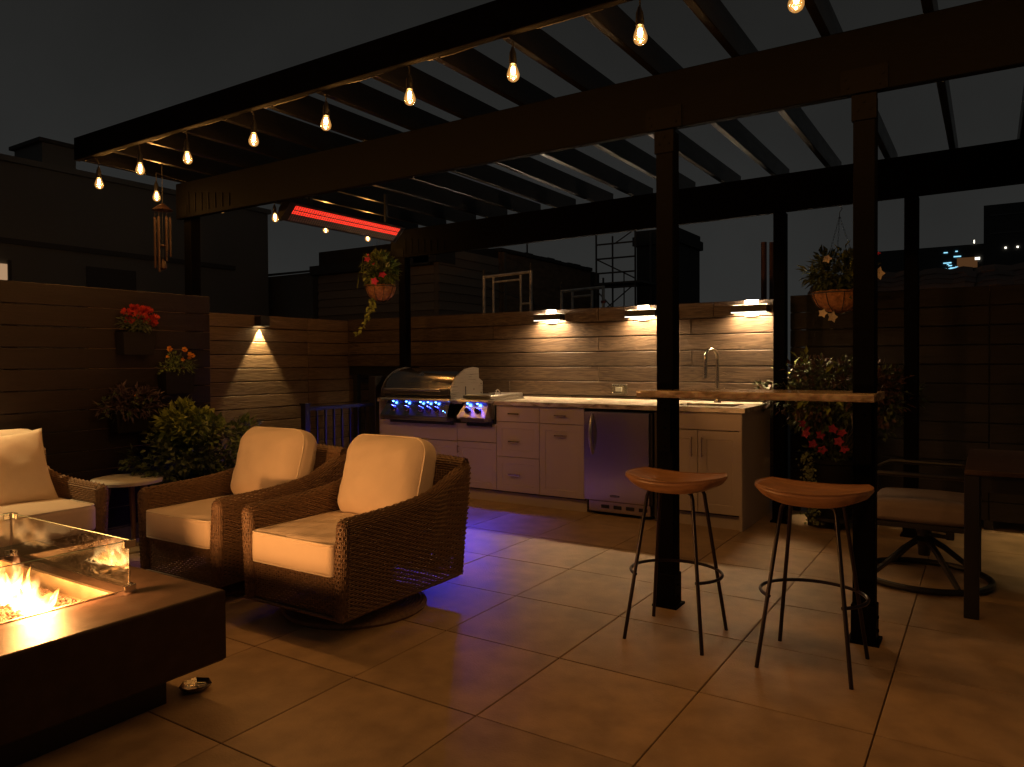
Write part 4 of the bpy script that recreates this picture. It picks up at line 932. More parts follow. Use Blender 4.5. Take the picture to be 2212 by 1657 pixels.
def stool():
    t = thing('bar_stool', 'x', 'stool', (0, 0, 0), 'wooden bar stools at the bar ledge')
    nx, ny = 34, 18; a = np.linspace(-1, 1, nx); b = np.linspace(-1, 1, ny)
    A, B = np.meshgrid(a, b, indexing='ij')
    X = 0.226 * A * np.sqrt(1 - 0.26 * B ** 2); Y = 0.155 * B * np.sqrt(1 - 0.45 * A ** 2)
    rr = np.maximum(np.abs(A), np.abs(B))
    top = 0.722 + 0.025 * np.abs(A) ** 2.0 + 0.008 * B ** 2 * (1 - A ** 2) - 0.012 * (1 - B ** 2) * (1 - A ** 4)
    bot = 0.662 + 0.046 * np.abs(A) ** 2.6 + 0.012 * np.abs(B) ** 3 * (1 - A ** 2)
    edge = np.clip((rr - 0.9) / 0.1, 0, 1)
    top = top - 0.003 * edge ** 2; bot = np.minimum(bot, top - 0.014)
    shrink = 1 - 0.10 * (1 - edge * 0.0)
    m = MB(); m.grid(np.stack([X, Y, top], axis=-1)); m.grid(np.stack([X * 0.93, Y * 0.90, bot], axis=-1)[::-1])
    ring = [(i, 0) for i in range(nx)] + [(nx - 1, j) for j in range(1, ny)] + [(i, ny - 1) for i in range(nx - 2, -1, -1)] + [(0, j) for j in range(ny - 2, 0, -1)]
    Lt = [(X[p], Y[p], top[p]) for p in ring]; Lb = [(X[p] * .93, Y[p] * .9, bot[p]) for p in ring]; Lm = [(X[p] * 1.015, Y[p] * 1.02, (top[p] * .7 + bot[p] * .3)) for p in ring]
    m.loft([Lt, Lm, Lb], (False, False))
    s = m.build('seat', 'seat_wood', t); weld(s)
    link('rim', TB([(p[0] * 1.0, p[1] * 1.0, p[2]) for p in Lt], 0.0025, 6, closed=True).mesh('rim', 'seat_wood', True), s)
    for sx in (-1, 1):
        for sy in (-1, 1):
            pts = [(sx * 0.04, sy * 0.05, 0.672), (sx * 0.085, sy * 0.068, 0.672), (sx * 0.1, sy * 0.075, 0.664), (sx * 0.107, sy * 0.08, 0.645)] + [(sx * (0.107 + 0.073 * q), sy * (0.08 + 0.095 * q), 0.645 * (1 - q)) for q in (0.33, 0.66, 1)]
            TB(pts, 0.0085, 10).build('leg', 'bronze_leg', t, smooth=True)
    q = [(0.208 * math.cos(a_), 0.185 * math.sin(a_), 0.292) for a_ in np.linspace(R(-48), R(228), 44)]
    TB(q, 0.0075, 8).build('foot_ring', 'bronze_leg', t, smooth=True)
    BX(-0.07, 0.07, -0.055, 0.055, 0.664, 0.676, c=0.002).build('seat_plate', 'black_metal', t)
    return t
s1 = stool(); s1['label'] = 'wooden saddle-seat bar stool standing at the left post, before the refrigerator'
s2 = tree_copy(s1); s2['label'] = 'wooden saddle-seat bar stool at the right post beside the dining chair'
s1.location = (-1.208, 3.25, 0); s2.location = (-0.612, 3.24, 0); s2.rotation_euler = (0, 0, R(-2))

# ------------------------------------------------------------------ dining set on the right
dt = thing('dining_table', 'dark outdoor dining table cut off by the right edge', 'table', (1.0, 4.7, 0))
for k in range(7): BX(-0.10 + 0.3 * k + 0.0015, 0.20 + 0.3 * k - 0.0015, 4.19, 5.22, 0.70, 0.725, c=0.003).build('slat', 'table_slat', dt)
BX(-0.085, 2.0, 4.205, 4.235, 0.62, 0.699).box(-0.085, -0.055, 4.235, 5.2, 0.62, 0.699).box(-0.085, 2.0, 5.175, 5.205, 0.62, 0.699).build('apron', 'black_metal', dt)
for x, y in ((-0.10, 4.195), (-0.10, 5.15), (1.93, 4.195), (1.93, 5.15)): BX(x, x + 0.065, y, y + 0.065, 0, 0.699, c=0.003).build('leg', 'black_metal', dt)
dc = thing('dining_chair', 'dark metal swivel dining chair with striped seat cushion by the right post', 'chair', (-0.31, 4.83, 0))
x, y = -0.31, 4.83
TB([(x + 0.33 * math.cos(a_), y + 0.33 * math.sin(a_), 0.022) for a_ in np.linspace(0, 2 * math.pi, 41)[:-1]], 0.018, 8, closed=True).build('base_ring', 'black_metal', dc, smooth=True)
for k in range(4):
    a_ = R(35 + 90 * k); TB([(x, y, 0.25), (x + 0.12 * math.cos(a_), y + 0.12 * math.sin(a_), 0.18), (x + 0.31 * math.cos(a_), y + 0.31 * math.sin(a_), 0.03)], [0.02, 0.017, 0.014], 8).build('base_leg', 'black_metal', dc, smooth=True)
MB().lathe([(0.03, 0.14), (0.035, 0.2), (0.06, 0.225), (0.035, 0.25), (0.045, 0.30), (0.09, 0.335)], (x, y, 0), 16).build('swivel_column', 'black_metal', dc, smooth=35)
TB([(x, y - 0.02, 0.30), (x + 0.14, y - 0.03, 0.295)], 0.012, 8).tube([(x, y - 0.02, 0.265), (x + 0.13, y - 0.03, 0.26)], 0.012, 8).box(x + 0.11, x + 0.15, y - 0.06, y, 0.25, 0.31, c=0.004).build('tilt_spring', 'black_metal', dc)
BX(x - 0.26, x + 0.25, y - 0.26, y + 0.26, 0.335, 0.362, c=0.004).build('seat_frame', 'black_metal', dc)
put_cushion('seat_cushion', dc, cushion(0.26, 0.265, 0.055, (0.06, 0.06, 0.03), 0.02, seed=31), (0, 0, 0.42), (0, 0, 0), m='cushion_stripe', pip=[rim_loop(0.255, 0.26, 0.0, 0.06, 0.06)], pm='cushion_stripe')
for sy in (-1, 1):
    TB([(x - 0.25, y + sy * 0.27, 0.36), (x - 0.27, y + sy * 0.275, 0.6), (x - 0.2, y + sy * 0.28, 0.635), (x + 0.2, y + sy * 0.28, 0.63), (x + 0.235, y + sy * 0.275, 0.58), (x + 0.22, y + sy * 0.265, 0.36)], 0.014, 8).build('armrest', 'black_metal', dc, smooth=True)
TB([(x - 0.25, y - 0.26, 0.36), (x - 0.34, y - 0.25, 0.95), (x - 0.35, y + 0.25, 0.95), (x - 0.25, y + 0.26, 0.36)], 0.014, 8).build('back_frame', 'black_metal', dc, smooth=True)
for q in np.linspace(-0.18, 0.18, 5): TB([(x - 0.255, y + q, 0.37), (x - 0.345, y + q, 0.94)], 0.008, 6).build('back_slat', 'black_metal', dc)

# ------------------------------------------------------------------ plants
def leaf(mb, p, d, n, L, w, bend=0.25):
    d = d.normalized(); s = d.cross(n)
    if s.length < 1e-4: s = d.orthogonal()
    s.normalize(); n = s.cross(d)
    a = p; m1 = p + d * L * 0.42; tip = p + d * L - n * L * bend
    mb.add([a, m1 + s * w * 0.5 + n * L * 0.04, tip, m1 - s * w * 0.5 + n * L * 0.04, m1 - n * L * 0.05], [(0, 4, 1), (1, 4, 2), (0, 3, 4), (4, 3, 2)])
def rv(): 
    v = Vector((random.gauss(0, 1), random.gauss(0, 1), random.gauss(0, 1))); return v.normalized()
def crown(mb, c, rad, nclump, per, L, w, cl=0.09, hollow=0.55, up=0.4, floor_z=None):
    c = Vector(c)
    for k in range(nclump):
        u = rv(); rr = hollow + (1 - hollow) * random.random() ** 0.6
        p = c + Vector((u.x * rad[0], u.y * rad[1], u.z * rad[2])) * rr
        for q in range(per):
            o = rv(); pp = p + o * cl * random.random() ** 0.5
            if floor_z is not None and pp.z < floor_z: continue
            dr = (o + u * 0.7 + Vector((0, 0, up * random.random())) + rv() * 0.5)
            leaf(mb, pp, dr, Vector((0, 0, 1)) + rv() * 0.6, L * random.uniform(0.65, 1.25), w * random.uniform(0.7, 1.2), random.uniform(0.05, 0.4))
def stems(mb, base, pts, r=0.006):
    b = Vector(base)
    for p in pts:
        p = Vector(p); mid = (b + p) / 2 + rv() * 0.04; mb.tube([b + rv() * 0.015, mid, p], [r, r * 0.8, r * 0.4], 5)
def flower_mesh(name, m, r=0.03, petals=5, cup=0.35, cm='petal_yellow'):
    mb = MB()
    for k in range(petals):
        a = 2 * math.pi * k / petals; d = Vector((math.cos(a), math.sin(a), cup)); leaf(mb, Vector((0, 0, 0)), d, Vector((0, 0, 1)), r * 1.2, r * 1.05, 0.2)
    mb.lathe([(r * 0.16, -0.004), (r * 0.18, 0.006), (r * 0.05, r * 0.25)], n=7)
    return mb.mesh(name, m)
def pompon(name, m, r=0.03):
    mb = MB()
    for k in range(46):
        u = rv(); u.z = abs(u.z) * 0.8; leaf(mb, u * r * 0.35, u, Vector((0, 0, 1)) + u * 0.5, r * 0.75, r * 0.4, -0.2)
    return mb.mesh(name, m)
mat('petal_dim', (0.30, 0.02, 0.05), 0.7); fm_pot = flower_mesh('flower', 'petal_dim', 0.036)
fm_pink = flower_mesh('flower', 'petal_pink', 0.036); fm_white = flower_mesh('flower', 'petal_white', 0.038); fm_red = pompon('flower', 'petal_red', 0.042); fm_yel = pompon('flower', 'petal_yellow', 0.022)
def flower(me, parent, loc, face=None, s=1.0):
    d = (Vector(face) if face else Vector((0.45, -0.75, 0.6))) + rv() * 0.45
    o = link('flower', me, parent, Vector(loc) - wloc(parent), d.to_track_quat('Z', 'Y').to_euler()); o.scale = (s,) * 3; return o

# big leafy planter in the corner behind the armchairs
bu = thing('planter_bush', 'leafy green plant in a dark square planter behind the armchairs', 'plant', (-4.82, 3.28, 0))
MB().loft([rl4(-4.82 - a, -4.82 + a, 3.28 - a, 3.28 + a, z) for a, z in ((0.17, 0.0), (0.21, 0.46), (0.215, 0.47), (0.195, 0.47), (0.19, 0.43))]).build('planter', 'pot_black', bu)
m = MB(); crown(m, (-4.90, 3.20, 0.79), (0.22, 0.22, 0.18), 46, 16, 0.06, 0.042, 0.06, 0.4, 0.8); stuff(m.build('foliage', 'leaf_lime', bu))
m = MB(); crown(m, (-4.70, 3.32, 0.68), (0.30, 0.30, 0.18), 60, 18, 0.055, 0.036, 0.07); stuff(m.build('foliage', 'leaf_green', bu))
m = MB(); crown(m, (-4.86, 3.12, 0.58), (0.32, 0.34, 0.16), 60, 18, 0.05, 0.034, 0.07, up=0.0); stuff(m.build('foliage', 'leaf_dark', bu))
m = MB(); stems(m, (-4.82, 3.28, 0.42), [(-4.82 + random.uniform(-.3, .3), 3.28 + random.uniform(-.3, .3), random.uniform(0.55, 0.85)) for _ in range(22)]); m.build('stems', 'stem', bu)

# wall planters on the dark fence
def wall_planter(name, label, y, z, w, h, fols, flowers, fme, loc_x=-5.145):
    t = thing(name, label, 'planter', (loc_x, y, z - h / 2), 'planters hung on the dark fence')
    MB().loft([[(loc_x, y - w / 2 + i, q), (loc_x + 0.11 - i, y - w / 2 + i, q), (loc_x + 0.11 - i, y + w / 2 - i, q), (loc_x, y + w / 2 - i, q)] for i, q in ((0.012, z - h / 2), (0, z + h / 2), (0.006, z + h / 2), (0.006, z + h / 2 - 0.02))]).build('pot', 'pot_black', t)
    for (dz, rad, n, per, L, mm) in fols:
        m = MB(); crown(m, (loc_x + 0.07, y, z + h / 2 + dz), rad, n, per, L, L * 0.4, 0.04, 0.2, 0.5); stuff(m.build('foliage', mm, t))
    for (dy, dz, s) in flowers: flower(fme, t, (loc_x + 0.09 + random.uniform(-.03, .03), y + dy, z + h / 2 + dz), (0.7, -0.5, 0.6), s)
    return t
wall_planter('wall_planter', 'wall planter with a mass of bright red blooms on the dark fence', 2.955, 1.405, 0.24, 0.16, [(0.05, (0.07, 0.12, 0.06), 30, 12, 0.035, 'leaf_dark')], [(random.uniform(-.12, .13), 0.115 + random.uniform(-.055, .06), random.uniform(0.7, 1.0)) for _ in range(18)], fm_red)
wall_planter('wall_planter', 'wall planter with sparse yellow marigolds on the dark fence', 3.265, 1.12, 0.24, 0.16, [(0.05, (0.07, 0.12, 0.07), 30, 12, 0.03, 'leaf_green')], [(-.06, .17, 1), (.05, .165, 1), (.09, .13, .9), (.12, .12, .9), (.02, .09, .7), (-.11, .11, .6), (.10, .10, .8)], fm_yel)
wall_planter('wall_planter', 'wall planter with dark purple trailing foliage, lowest on the dark fence', 2.90, 0.86, 0.24, 0.15, [(0.05, (0.10, 0.24, 0.10), 46, 12, 0.05, 'leaf_purple'), (0.03, (0.09, 0.2, 0.09), 18, 9, 0.04, 'leaf_dark')], [(0.02, 0.1, 0.6)], fm_yel)

# hanging baskets
def basket(label, c, rad, hook_z, mats, blooms, vine, grass):
    x, y, z = c
    t = thing('hanging_basket', label, 'hanging basket', (x, y, z - 0.14), 'hanging flower baskets')
    prof = [(0.02, -0.13), (rad * 0.5, -0.115), (rad * 0.82, -0.07), (rad * 0.97, -0.01), (rad, 0.02), (rad * 0.93, 0.025), (rad * 0.88, -0.01)]
    lm = MB().lathe(prof, (x, y, z), 40); lm.v = [(px + random.uniform(-.005, .005), py + random.uniform(-.005, .005), pz_ + random.uniform(-.004, .006)) for px, py, pz_ in lm.v]
    lm.build('liner', 'coir', t, smooth=60)
    wf = MB().tube([(x + rad * 1.03 * math.cos(a_), y + rad * 1.03 * math.sin(a_), z + 0.012) for a_ in np.linspace(0, 2 * math.pi, 33)[:-1]], 0.004, 6, closed=True)
    for k in range(10):
        a_ = 2 * math.pi * k / 10; wf.tube([(x + r0 * 1.04 * math.cos(a_), y + r0 * 1.04 * math.sin(a_), z + q - 0.004) for r0, q in ((rad, 0.012), (rad * 0.97, -0.01), (rad * 0.82, -0.07), (rad * 0.5, -0.117), (0.02, -0.135))], 0.003, 5)
    wf.build('wire_frame', 'black_metal', t)
    cm = MB()
    for k in range(3):
        a_ = R(30 + 120 * k); p0 = Vector((x + rad * math.cos(a_), y + rad * math.sin(a_), z + 0.015)); p1 = Vector((x, y, hook_z - 0.09))
        for q in range(26):
            A_ = p0.lerp(p1, q / 26); B_ = p0.lerp(p1, (q + 0.8) / 26); w_ = Vector((0.004, 0, 0)) if q % 2 else Vector((0, 0.004, 0))
            cm.tube([A_ + w_, B_ + w_], 0.0013, 4, cap=False); cm.tube([A_ - w_, B_ - w_], 0.0013, 4, cap=False)
    cm.tube([(x, y, hook_z - 0.1), (x, y, hook_z - 0.06), (x + 0.018, y, hook_z - 0.035), (x, y, hook_z - 0.01), (x, y, hook_z)], 0.0025, 6)
    cm.build('chain', 'black_metal', t)
    for (mm, cz, rd, n, per, L) in mats:
        m = MB(); crown(m, (x, y, z + cz), rd, n, per, L, L * 0.45, 0.05, 0.3, 0.5, floor_z=z - 0.02); stuff(m.build('foliage', mm, t))
    m = MB(); stems(m, (x, y, z), [(x + random.uniform(-.13, .13), y + random.uniform(-.13, .13), z + random.uniform(.1, .28)) for _ in range(18)], 0.003); m.build('stems', 'stem', t)
    if grass:
        m = MB()
        for k in range(16):
            a_ = random.uniform(0, 6.28); b = Vector((x, y, z)); out = Vector((math.cos(a_), math.sin(a_), 0)) * random.uniform(0.02, 0.07); hgt = random.uniform(0.3, 0.46)
            p1 = b + out + Vector((0, 0, hgt * .5)); p2 = b + out * 1.5 + Vector((0, 0, hgt)); s = Vector((0.0045, 0.003, 0))
            m.add([b - s, b + s, p1 + s, p1 - s, p2], [(0, 1, 2, 3), (3, 2, 4)])
        for (ox, oz) in ((-0.19, 0.02), (-0.14, 0.17), (-0.12, 0.11)):
            P_ = [Vector((x - 0.02, y, z + 0.1)), Vector((x + ox * .5, y - 0.05, z + 0.22 + oz * .3)), Vector((x + ox, y - 0.1, z + 0.14 + oz)), Vector((x + ox * 1.1, y - 0.11, z + oz - 0.02))]; s = Vector((0.002, 0.005, 0.005))
            for A_, B_ in zip(P_[:-1], P_[1:]): m.add([A_ - s, A_ + s, B_ + s, B_ - s], [(0, 1, 2, 3)])
        stuff(m.build('grass_blades', 'leaf_lime', t))
    for (me, dx, dy, dz, s) in blooms: flower(me, t, (x + dx, y + dy, z + dz), (0.35, -0.85, 0.3), s)
    if vine:
        m = MB(); p = Vector((x - 0.03, y - 0.06, z - 0.1))
        path = [p]
        for k in range(16): p = p + Vector((-0.010 - 0.004 * (k > 9), -0.003, -0.024 + 0.012 * (k > 12))); path.append(p)
        m.tube(path, 0.002, 5)
        for k, q in enumerate(path):
            for e in range(5 if k < 9 else 2): leaf(m, q + rv() * 0.03 * (k < 8), rv() + Vector((0, -0.3, -0.4)), Vector((0.3, -0.8, 0.4)), random.uniform(0.035, 0.06), random.uniform(0.022, 0.034))
        stuff(m.build('vine', 'leaf_lime', t))
    return t
basket('hanging coir basket with pink flowers and trailing vine below the heater', (-5.0, 5.38, 1.99), 0.15, 2.72,
       [('leaf_green', 0.16, (0.14, 0.14, 0.13), 40, 12, 0.06), ('leaf_lime', 0.18, (0.16, 0.15, 0.15), 46, 10, 0.065)],
       [(fm_pink, 0.06, -0.15, 0.05, 1.0), (fm_pink, 0.115, -0.10, 0.11, 1.0), (fm_pink, -0.06, -0.12, 0.27, 0.9), (fm_pink, -0.12, -0.06, 0.32, 0.6), (fm_white, 0.14, -0.05, 0.21, 0.6), (fm_pink, 0.02, -0.12, 0.22, 0.5)], True, True)
basket('hanging coir basket with white and red blooms behind the right post', (-0.93, 5.90, 1.74), 0.19, zrear(-0.93),
       [('leaf_dark', 0.16, (0.21, 0.18, 0.14), 60, 12, 0.075), ('leaf_lime', 0.24, (0.2, 0.15, 0.10), 7, 6, 0.07)],
       [(fm_white, -0.02, -0.19, -0.17, 0.95), (fm_white, -0.08, -0.2, -0.14, 0.75), (fm_white, 0.27, -0.12, 0.13, 1.1), (fm_pink, 0.24, -0.1, 0.27, 1.1), (fm_white, -0.07, -0.1, 0.26, 0.8)], False, False)

# potted shrub with petunias and ivy on a dolly
ps = thing('potted_shrub', 'large reddish shrub in a black pot with pink petunias and trailing ivy', 'plant', (-0.98, 6.02, 0.09))
MB().lathe([(0.13, 0.095), (0.165, 0.48), (0.178, 0.49), (0.178, 0.52), (0.16, 0.52), (0.155, 0.47)], (-0.99, 6.0, 0), 28).build('pot', 'pot_black', ps, smooth=40)
for mm, c, rd, n, per, L in (('leaf_red', (-0.98, 6.02, 1.02), (0.56, 0.30, 0.24), 110, 22, 0.046), ('leaf_dark', (-0.97, 6.04, 0.98), (0.55, 0.29, 0.27), 130, 20, 0.05), ('leaf_lime', (-1.05, 6.0, 1.05), (0.45, 0.28, 0.22), 24, 5, 0.08)):
    m = MB(); crown(m, c, rd, n, per, L, L * 0.55, 0.08, 0.35, 0.4); stuff(m.build('foliage', mm, ps))
m = MB(); stems(m, (-0.99, 6.0, 0.45), [(-0.98 + random.uniform(-.4, .4), 6.02 + random.uniform(-.2, .2), random.uniform(0.75, 1.1)) for _ in range(34)], 0.007); m.build('stems', 'stem', ps)
m = MB(); crown(m, (-1.0, 5.95, 0.56), (0.17, 0.14, 0.08), 30, 10, 0.035, 0.02, 0.05); stuff(m.build('foliage', 'leaf_dark', ps))
for dx, dz in ((-0.19, 0.28), (-0.16, 0.21), (-0.12, 0.13), (-0.05, 0.09), (-0.07, 0.20), (0.06, 0.16), (0.08, 0.22), (-0.17, 0.25), (0.1, 0.1), (0.02, 0.25)): flower(fm_pot, ps, (-0.99 + dx, 5.84 + random.uniform(0, .06), 0.5 + dz), (0.1, -0.9, 0.35), 0.95)
m = MB()
for k in range(300):
    t_ = random.random(); leaf(m, Vector((-1.15 + 0.07 * t_ + random.gauss(0, .03), 5.88 + random.gauss(0, .04), 0.56 - 0.52 * t_)), rv() + Vector((-.3, -.4, -.3)), Vector((-0.2, -0.8, 0.4)), random.uniform(.02, .034), random.uniform(.015, .026))
stuff(m.build('ivy', 'leaf_ivy', ps))
dl = thing('plant_dolly', 'black caster dolly under the potted shrub', 'dolly', (-0.99, 6.0, 0))
MB().lathe([(0.19, 0.065), (0.195, 0.07), (0.195, 0.09), (0.19, 0.094)], (-0.99, 6.0, 0), 24).build('platform', 'black_plastic', dl)
for k in range(4):
    a_ = R(20 + 90 * k); cx, cyy = -0.99 + 0.16 * math.cos(a_), 6.0 + 0.16 * math.sin(a_)
    TB([(cx - 0.014, cyy, 0.03), (cx + 0.014, cyy, 0.03)], 0.03, 14).box(cx - 0.02, cx + 0.02, cyy - 0.012, cyy + 0.012, 0.03, 0.066).build('caster', 'black_plastic', dl)

# wind chime
wcm = thing('wind_chime', 'copper wind chime hanging under the left end of the pergola', 'wind chime', (-5.06, 3.15, 1.95))
cx, cyy = -5.06, 3.15
MB().lathe([(0.002, 2.43), (0.02, 2.42), (0.065, 2.385), (0.07, 2.378), (0.06, 2.378), (0.01, 2.385)], (cx, cyy, 0), 20).build('cap', 'chime', wcm, smooth=40)
TB([(cx, cyy, 2.725), (cx, cyy, 2.43)], 0.002, 5).tube([(cx, cyy, 2.38), (cx, cyy, 2.0)], 0.0015, 5).build('cord', 'cable', wcm)
for k in range(6):
    a_ = R(60 * k); L_ = 0.25 + 0.03 * k; px_, py_ = cx + 0.05 * math.cos(a_), cyy + 0.05 * math.sin(a_)
    TB([(px_, py_, 2.325), (px_, py_, 2.325 - L_)], 0.0085, 10).tube([(px_, py_, 2.325), (px_, py_, 2.38)], 0.001, 4).build('chime_tube', 'chime', wcm, smooth=40)
MB().lathe([(0.03, -0.005), (0.032, 0), (0.03, 0.005)], (cx, cyy, 2.12), 16).build('clapper', 'chime', wcm)
MB().lathe([(0.002, 0.05), (0.014, 0.03), (0.026, 0.0), (0.024, -0.018), (0.012, -0.028), (0.001, -0.03)], (cx, cyy, 1.975), 16).build('wind_sail', 'chime', wcm, smooth=True)

# ------------------------------------------------------------------ neighbouring buildings
b1 = thing('building', 'large plain grey building behind the dark fence on the left', 'building', (-14, 6, -6))
MB().box(-17, -12, -6, 9.69, -6, 4.21).build('wall', 'render_grey', b1)
BX(-17.05, -11.95, -6.05, 9.74, 4.215, 4.30).build('coping', 'render_grey', b1)
ck = BX(-12.9, -12.02, 5.56, 6.05, 4.305, 4.62).build('chimney', 'render_grey', b1); BX(-12.95, -11.97, 5.5, 6.1, 4.625, 4.68).build('chimney_cap', 'far_dark', ck)
BX(-11.985, -11.955, -5, 8.9, 3.02, 3.10).build('string_course', 'far_dark', b1)
w = BX(-11.99, -11.97, 6.17, 6.97, 1.2, 2.81).build('window', 'far_dark', b1)
w = BX(-11.99, -11.965, 4.3, 5.04, 2.49, 2.72).build('window', 'win_left', b1)
BX(-11.99, -11.95, 5.045, 5.09, 2.4, 2.78).build('window_frame', 'far_dark', w)

b2 = thing('building', 'low grey rendered building between the grey block and the parapet house', 'building', (-12.5, 11.5, -6))
MB().box(-14.5, -11.3, 10.2, 13, -6, 3.06).build('wall', 'render_grey', b2)
MB().loft([[(-14.5, 10.15, 3.065), (-11.28, 10.15, 3.065), (-11.28, 10.35, 3.1), (-14.5, 10.35, 3.13)], [(-14.5, 10.15, 3.13), (-12.2, 10.15, 3.11), (-11.28, 10.35, 3.14), (-14.5, 10.35, 3.15)]]).build('coping', 'far_dark', b2)
b3 = thing('building', 'house with ragged tile coping behind the hanging basket', 'building', (-9.6, 12, -6))
MB().box(-11.2, -8.9, 11.0, 14, -6, 3.42).build('wall', 'render_grey', b3)
m = MB()
for k in range(7): m.box(-11.32 + 0.36 * k, -10.98 + 0.36 * k, 10.9, 11.4, 3.425 + 0.02 * (k % 2) - 0.045 * k, 3.50 + random.uniform(0, .04) - 0.045 * k)
m.build('coping', 'far_dark', b3)
b4 = thing('building', 'house with horizontal lap siding seen above the kitchen wall', 'building', (-10, 12, -6))
MB().box(-10.9, -7.94, 10.0, 16.2, -6, 3.4).build('wall', 'cabinet_dark', b4)
# low front section keeps a roof coping, side wall carries clapboards
for k in range(11):
    z = 1.55 + 0.155 * k
    MB().loft([[(-7.938, 9.97, z), (-7.938, 11.8, z), (-7.93, 11.8, z + 0.15), (-7.93, 9.97, z + 0.15)], [(-7.905, 9.97, z), (-7.905, 11.8, z), (-7.925, 11.8, z + 0.15), (-7.925, 9.97, z + 0.15)]]).build('siding_board', 'siding', b4)
    if k < 9: MB().loft([[(-10.9, 9.995, z), (-8.03, 9.995, z), (-8.03, 9.99, z + 0.15), (-10.9, 9.99, z + 0.15)], [(-10.9, 9.965, z), (-8.03, 9.965, z), (-8.03, 9.985, z + 0.15), (-10.9, 9.985, z + 0.15)]]).build('siding_board', 'siding', b4)
BX(-8.03, -7.935, 9.96, 9.999, 1.4, 3.1).build('corner_trim', 'siding', b4)
BX(-11.0, -8.06, 9.85, 10.3, 2.95, 3.12).build('gutter', 'far_dark', b4)
BX(-8.4, -7.9, 9.85, 10.4, 2.98, 3.45).build('chimney', 'far_dark', b4)
b5 = thing('building', 'brick building with a sloping tiled roof edge behind the scaffold frames', 'building', (-9, 13.5, -6))
BX(-10.5, -7.9, 11.82, 15.65, -6, 3.38).build('wall', 'brick_wall', b5)
m = MB()
for k in range(13): m.box(-10.4, -7.86, 11.8 + 0.3 * k, 12.08 + 0.3 * k, 3.385 + random.uniform(0, .01), 3.45 + random.uniform(0, .03))
m.build('coping', 'far_dark', b5)
BX(-7.895, -7.86, 11.9, 11.98, 1, 3.38).build('downpipe', 'siding', b5)
TB([(-8.2, 13.3, 3.45), (-8.2, 13.3, 3.75)], 0.02, 6).build('vent_pipe', 'far_dark', b5)
# dark tower wrapped in scaffolding
tw = thing('tower', 'dark brick chimney tower wrapped in scaffolding behind the kitchen wall', 'tower', (-5.75, 15.5, -6))
BX(-6.45, -5.52, 15.0, 16.4, -6, 3.75).build('shaft', 'far_dark', tw)
MB().loft([rl4(-6.5 - a, -5.48 + a, 14.95 - a, 16.45 + a, z) for a, z in ((-0.02, 3.75), (0.02, 3.76), (0.02, 3.95), (-0.03, 3.96), (-0.03, 4.08))]).build('cap', 'far_dark', tw)
sf = thing('scaffold_tower', 'tall tubular scaffold with platform standing beside the dark tower', 'scaffold', (-6.5, 14.6, -6))
def rod(a, b, r=0.022, m_='scaffold_dark', nm='tube', t=None): TB([a, b], r, 6).build(nm, m_, t)
for x in (-6.93, -6.05): 
    for y in (14.0, 14.8): rod((x, y, -6), (x, y, 4.0), t=sf)
for z in (2.2, 2.8, 3.1, 3.4, 3.7):
    rod((-6.93, 14.0, z), (-6.05, 14.0, z + 0.0), 0.018, t=sf)
for a, b in (((-6.93, 14.0, 2.2), (-6.05, 14.0, 2.85)), ((-6.93, 14.0, 3.4), (-6.05, 14.0, 2.95)), ((-6.05, 14.0, 3.95), (-6.5, 14.0, 3.7)), ((-6.93, 14.0, 2.75), (-6.2, 14.0, 2.0)), ((-6.3, 14.0, 1.9), (-6.3, 14.0, 3.1))): rod(a, b, 0.014, t=sf, nm='brace')
BX(-6.95, -5.9, 13.95, 14.8, 2.86, 2.90).build('platform', 'scaffold_dark', sf)
BX(-6.75, -5.85, 13.96, 14.0, 2.1, 2.13).box(-6.75, -5.85, 13.96, 14.0, 2.22, 2.25).build('ladder_frame', 'scaffold_paint', sf)
def scaf_frame(label, x0, x1, zt, y, zb=-6.0):
    t = thing('scaffold', label, 'scaffold', ((x0 + x1) / 2, y, zb), 'white scaffold frames behind the kitchen wall')
    r = 0.021; TB([(x0, y, zb), (x0, y, zt)], r, 8).tube([(x1, y, zb), (x1, y, zt + 0.02)], r, 8).build('leg', 'scaffold_paint', t, smooth=True)
    TB([(x0, y, zt - 0.02), (x1, y, zt)], r, 8).build('cross_bar', 'scaffold_paint', t, smooth=True)
    a, b = x0 + 0.16, x1 - 0.16
    TB([(a, y, zt - 0.03), (a, y, zb)], 0.017, 8).tube([(b, y, zt - 0.03), (b, y, zb)], 0.017, 8).tube([(a, y, zt - 0.10), (b, y, zt - 0.09)], 0.014, 8).tube([(b, y, zt - 0.42), (x1, y, zt - 0.42)], 0.014, 8).build('inner_tube', 'scaffold_paint', t, smooth=True)
    TB([(x0, y, zt), (x0, y, zt + 0.1)], 0.014, 6).tube([(x1, y, zt), (x1, y, zt + 0.12)], 0.014, 6).build('coupling_pin', 'scaffold_dark', t)
    TB([(x0 + 0.02, y + 0.03, zt - 0.15), (x1 + 0.5, y + 1.4, zt - 0.75)], 0.01, 6).tube([(x1, y + 0.03, zt - 0.3), (x0 + 0.1, y + 1.4, zt - 0.9)], 0.01, 6).build('brace', 'scaffold_dark', t)
    return t
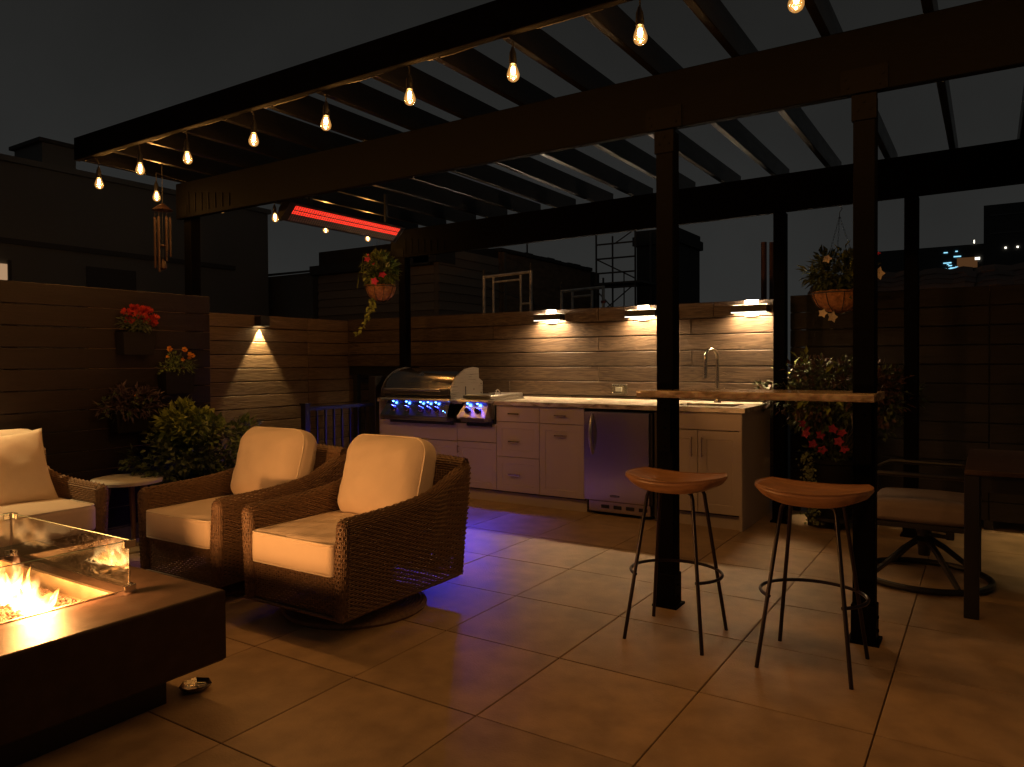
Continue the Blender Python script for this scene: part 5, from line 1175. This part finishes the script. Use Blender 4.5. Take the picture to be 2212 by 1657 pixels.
scaf_frame('white scaffold frame, the taller left one above the kitchen wall', -5.955, -5.185, 2.47, 8.5)
s_ = scaf_frame('white scaffold frame with a red band, the lower right one above the kitchen wall', -4.715, -4.11, 2.2, 8.5)
BX(-4.134, -4.086, 8.477, 8.523, 2.0, 2.03).build('red_band', 'petal_red', s_)
fl = thing('flue_pipe', 'pair of copper-coloured pipes rising behind the right wall lamp', 'pipe', (-1.85, 7.5, -0.03))
TB([(-1.875, 7.5, -0.03), (-1.875, 7.5, 2.43)], 0.028, 10).tube([(-1.815, 7.55, -0.03), (-1.815, 7.55, 2.43)], 0.02, 10).build('pipe', 'copper_pipe', fl, smooth=40)
b6 = thing('building', 'distant dark building with a few lit teal windows on the right', 'building', (-1.5, 31, -6))
BX(-4.6, 0.1, 30.0, 36, -6, 5.22).build('wall', 'far_dark', b6)
for k in range(9):
    x0 = -1.42 + random.uniform(0, 0.5); z0 = 4.42 + 0.05 * random.randrange(5); BX(x0, x0 + random.uniform(0.05, 0.16), 29.975, 29.995, z0, z0 + random.uniform(0.02, 0.05)).build('window', 'win_teal', b6)
for x0, z0, w_ in ((-1.35, 4.98, 0.12), (-1.0, 5.0, 0.07), (-1.05, 4.82, 0.22)): BX(x0, x0 + w_, 29.975, 29.995, z0, z0 + 0.035).build('window', 'win_teal', b6)
BX(-0.95, -0.35, 29.975, 29.99, 4.42, 4.78).build('window', 'win_amber', b6)
BX(-0.42, -0.28, 29.96, 29.972, 4.68, 4.76).build('window', 'win_white', b6); BX(-0.46, -0.43, 29.97, 29.99, 5.25, 5.36).build('roof_light', 'win_white', b6)
b7 = thing('building', 'tall dark block with faint window bands at the right edge', 'building', (1.6, 31, -6))
BX(-0.17, 4, 29.5, 36, -6, 6.42).build('wall', 'far_dark', b7)
for z0 in (6.05, 5.45): BX(0.0, 3.9, 29.47, 29.495, z0, z0 + 0.025).build('window_band', 'render_grey', b7)
for x0 in (0.42, 0.75): BX(x0, x0 + 0.05, 29.47, 29.49, 4.93, 4.98).build('window', 'win_white', b7)
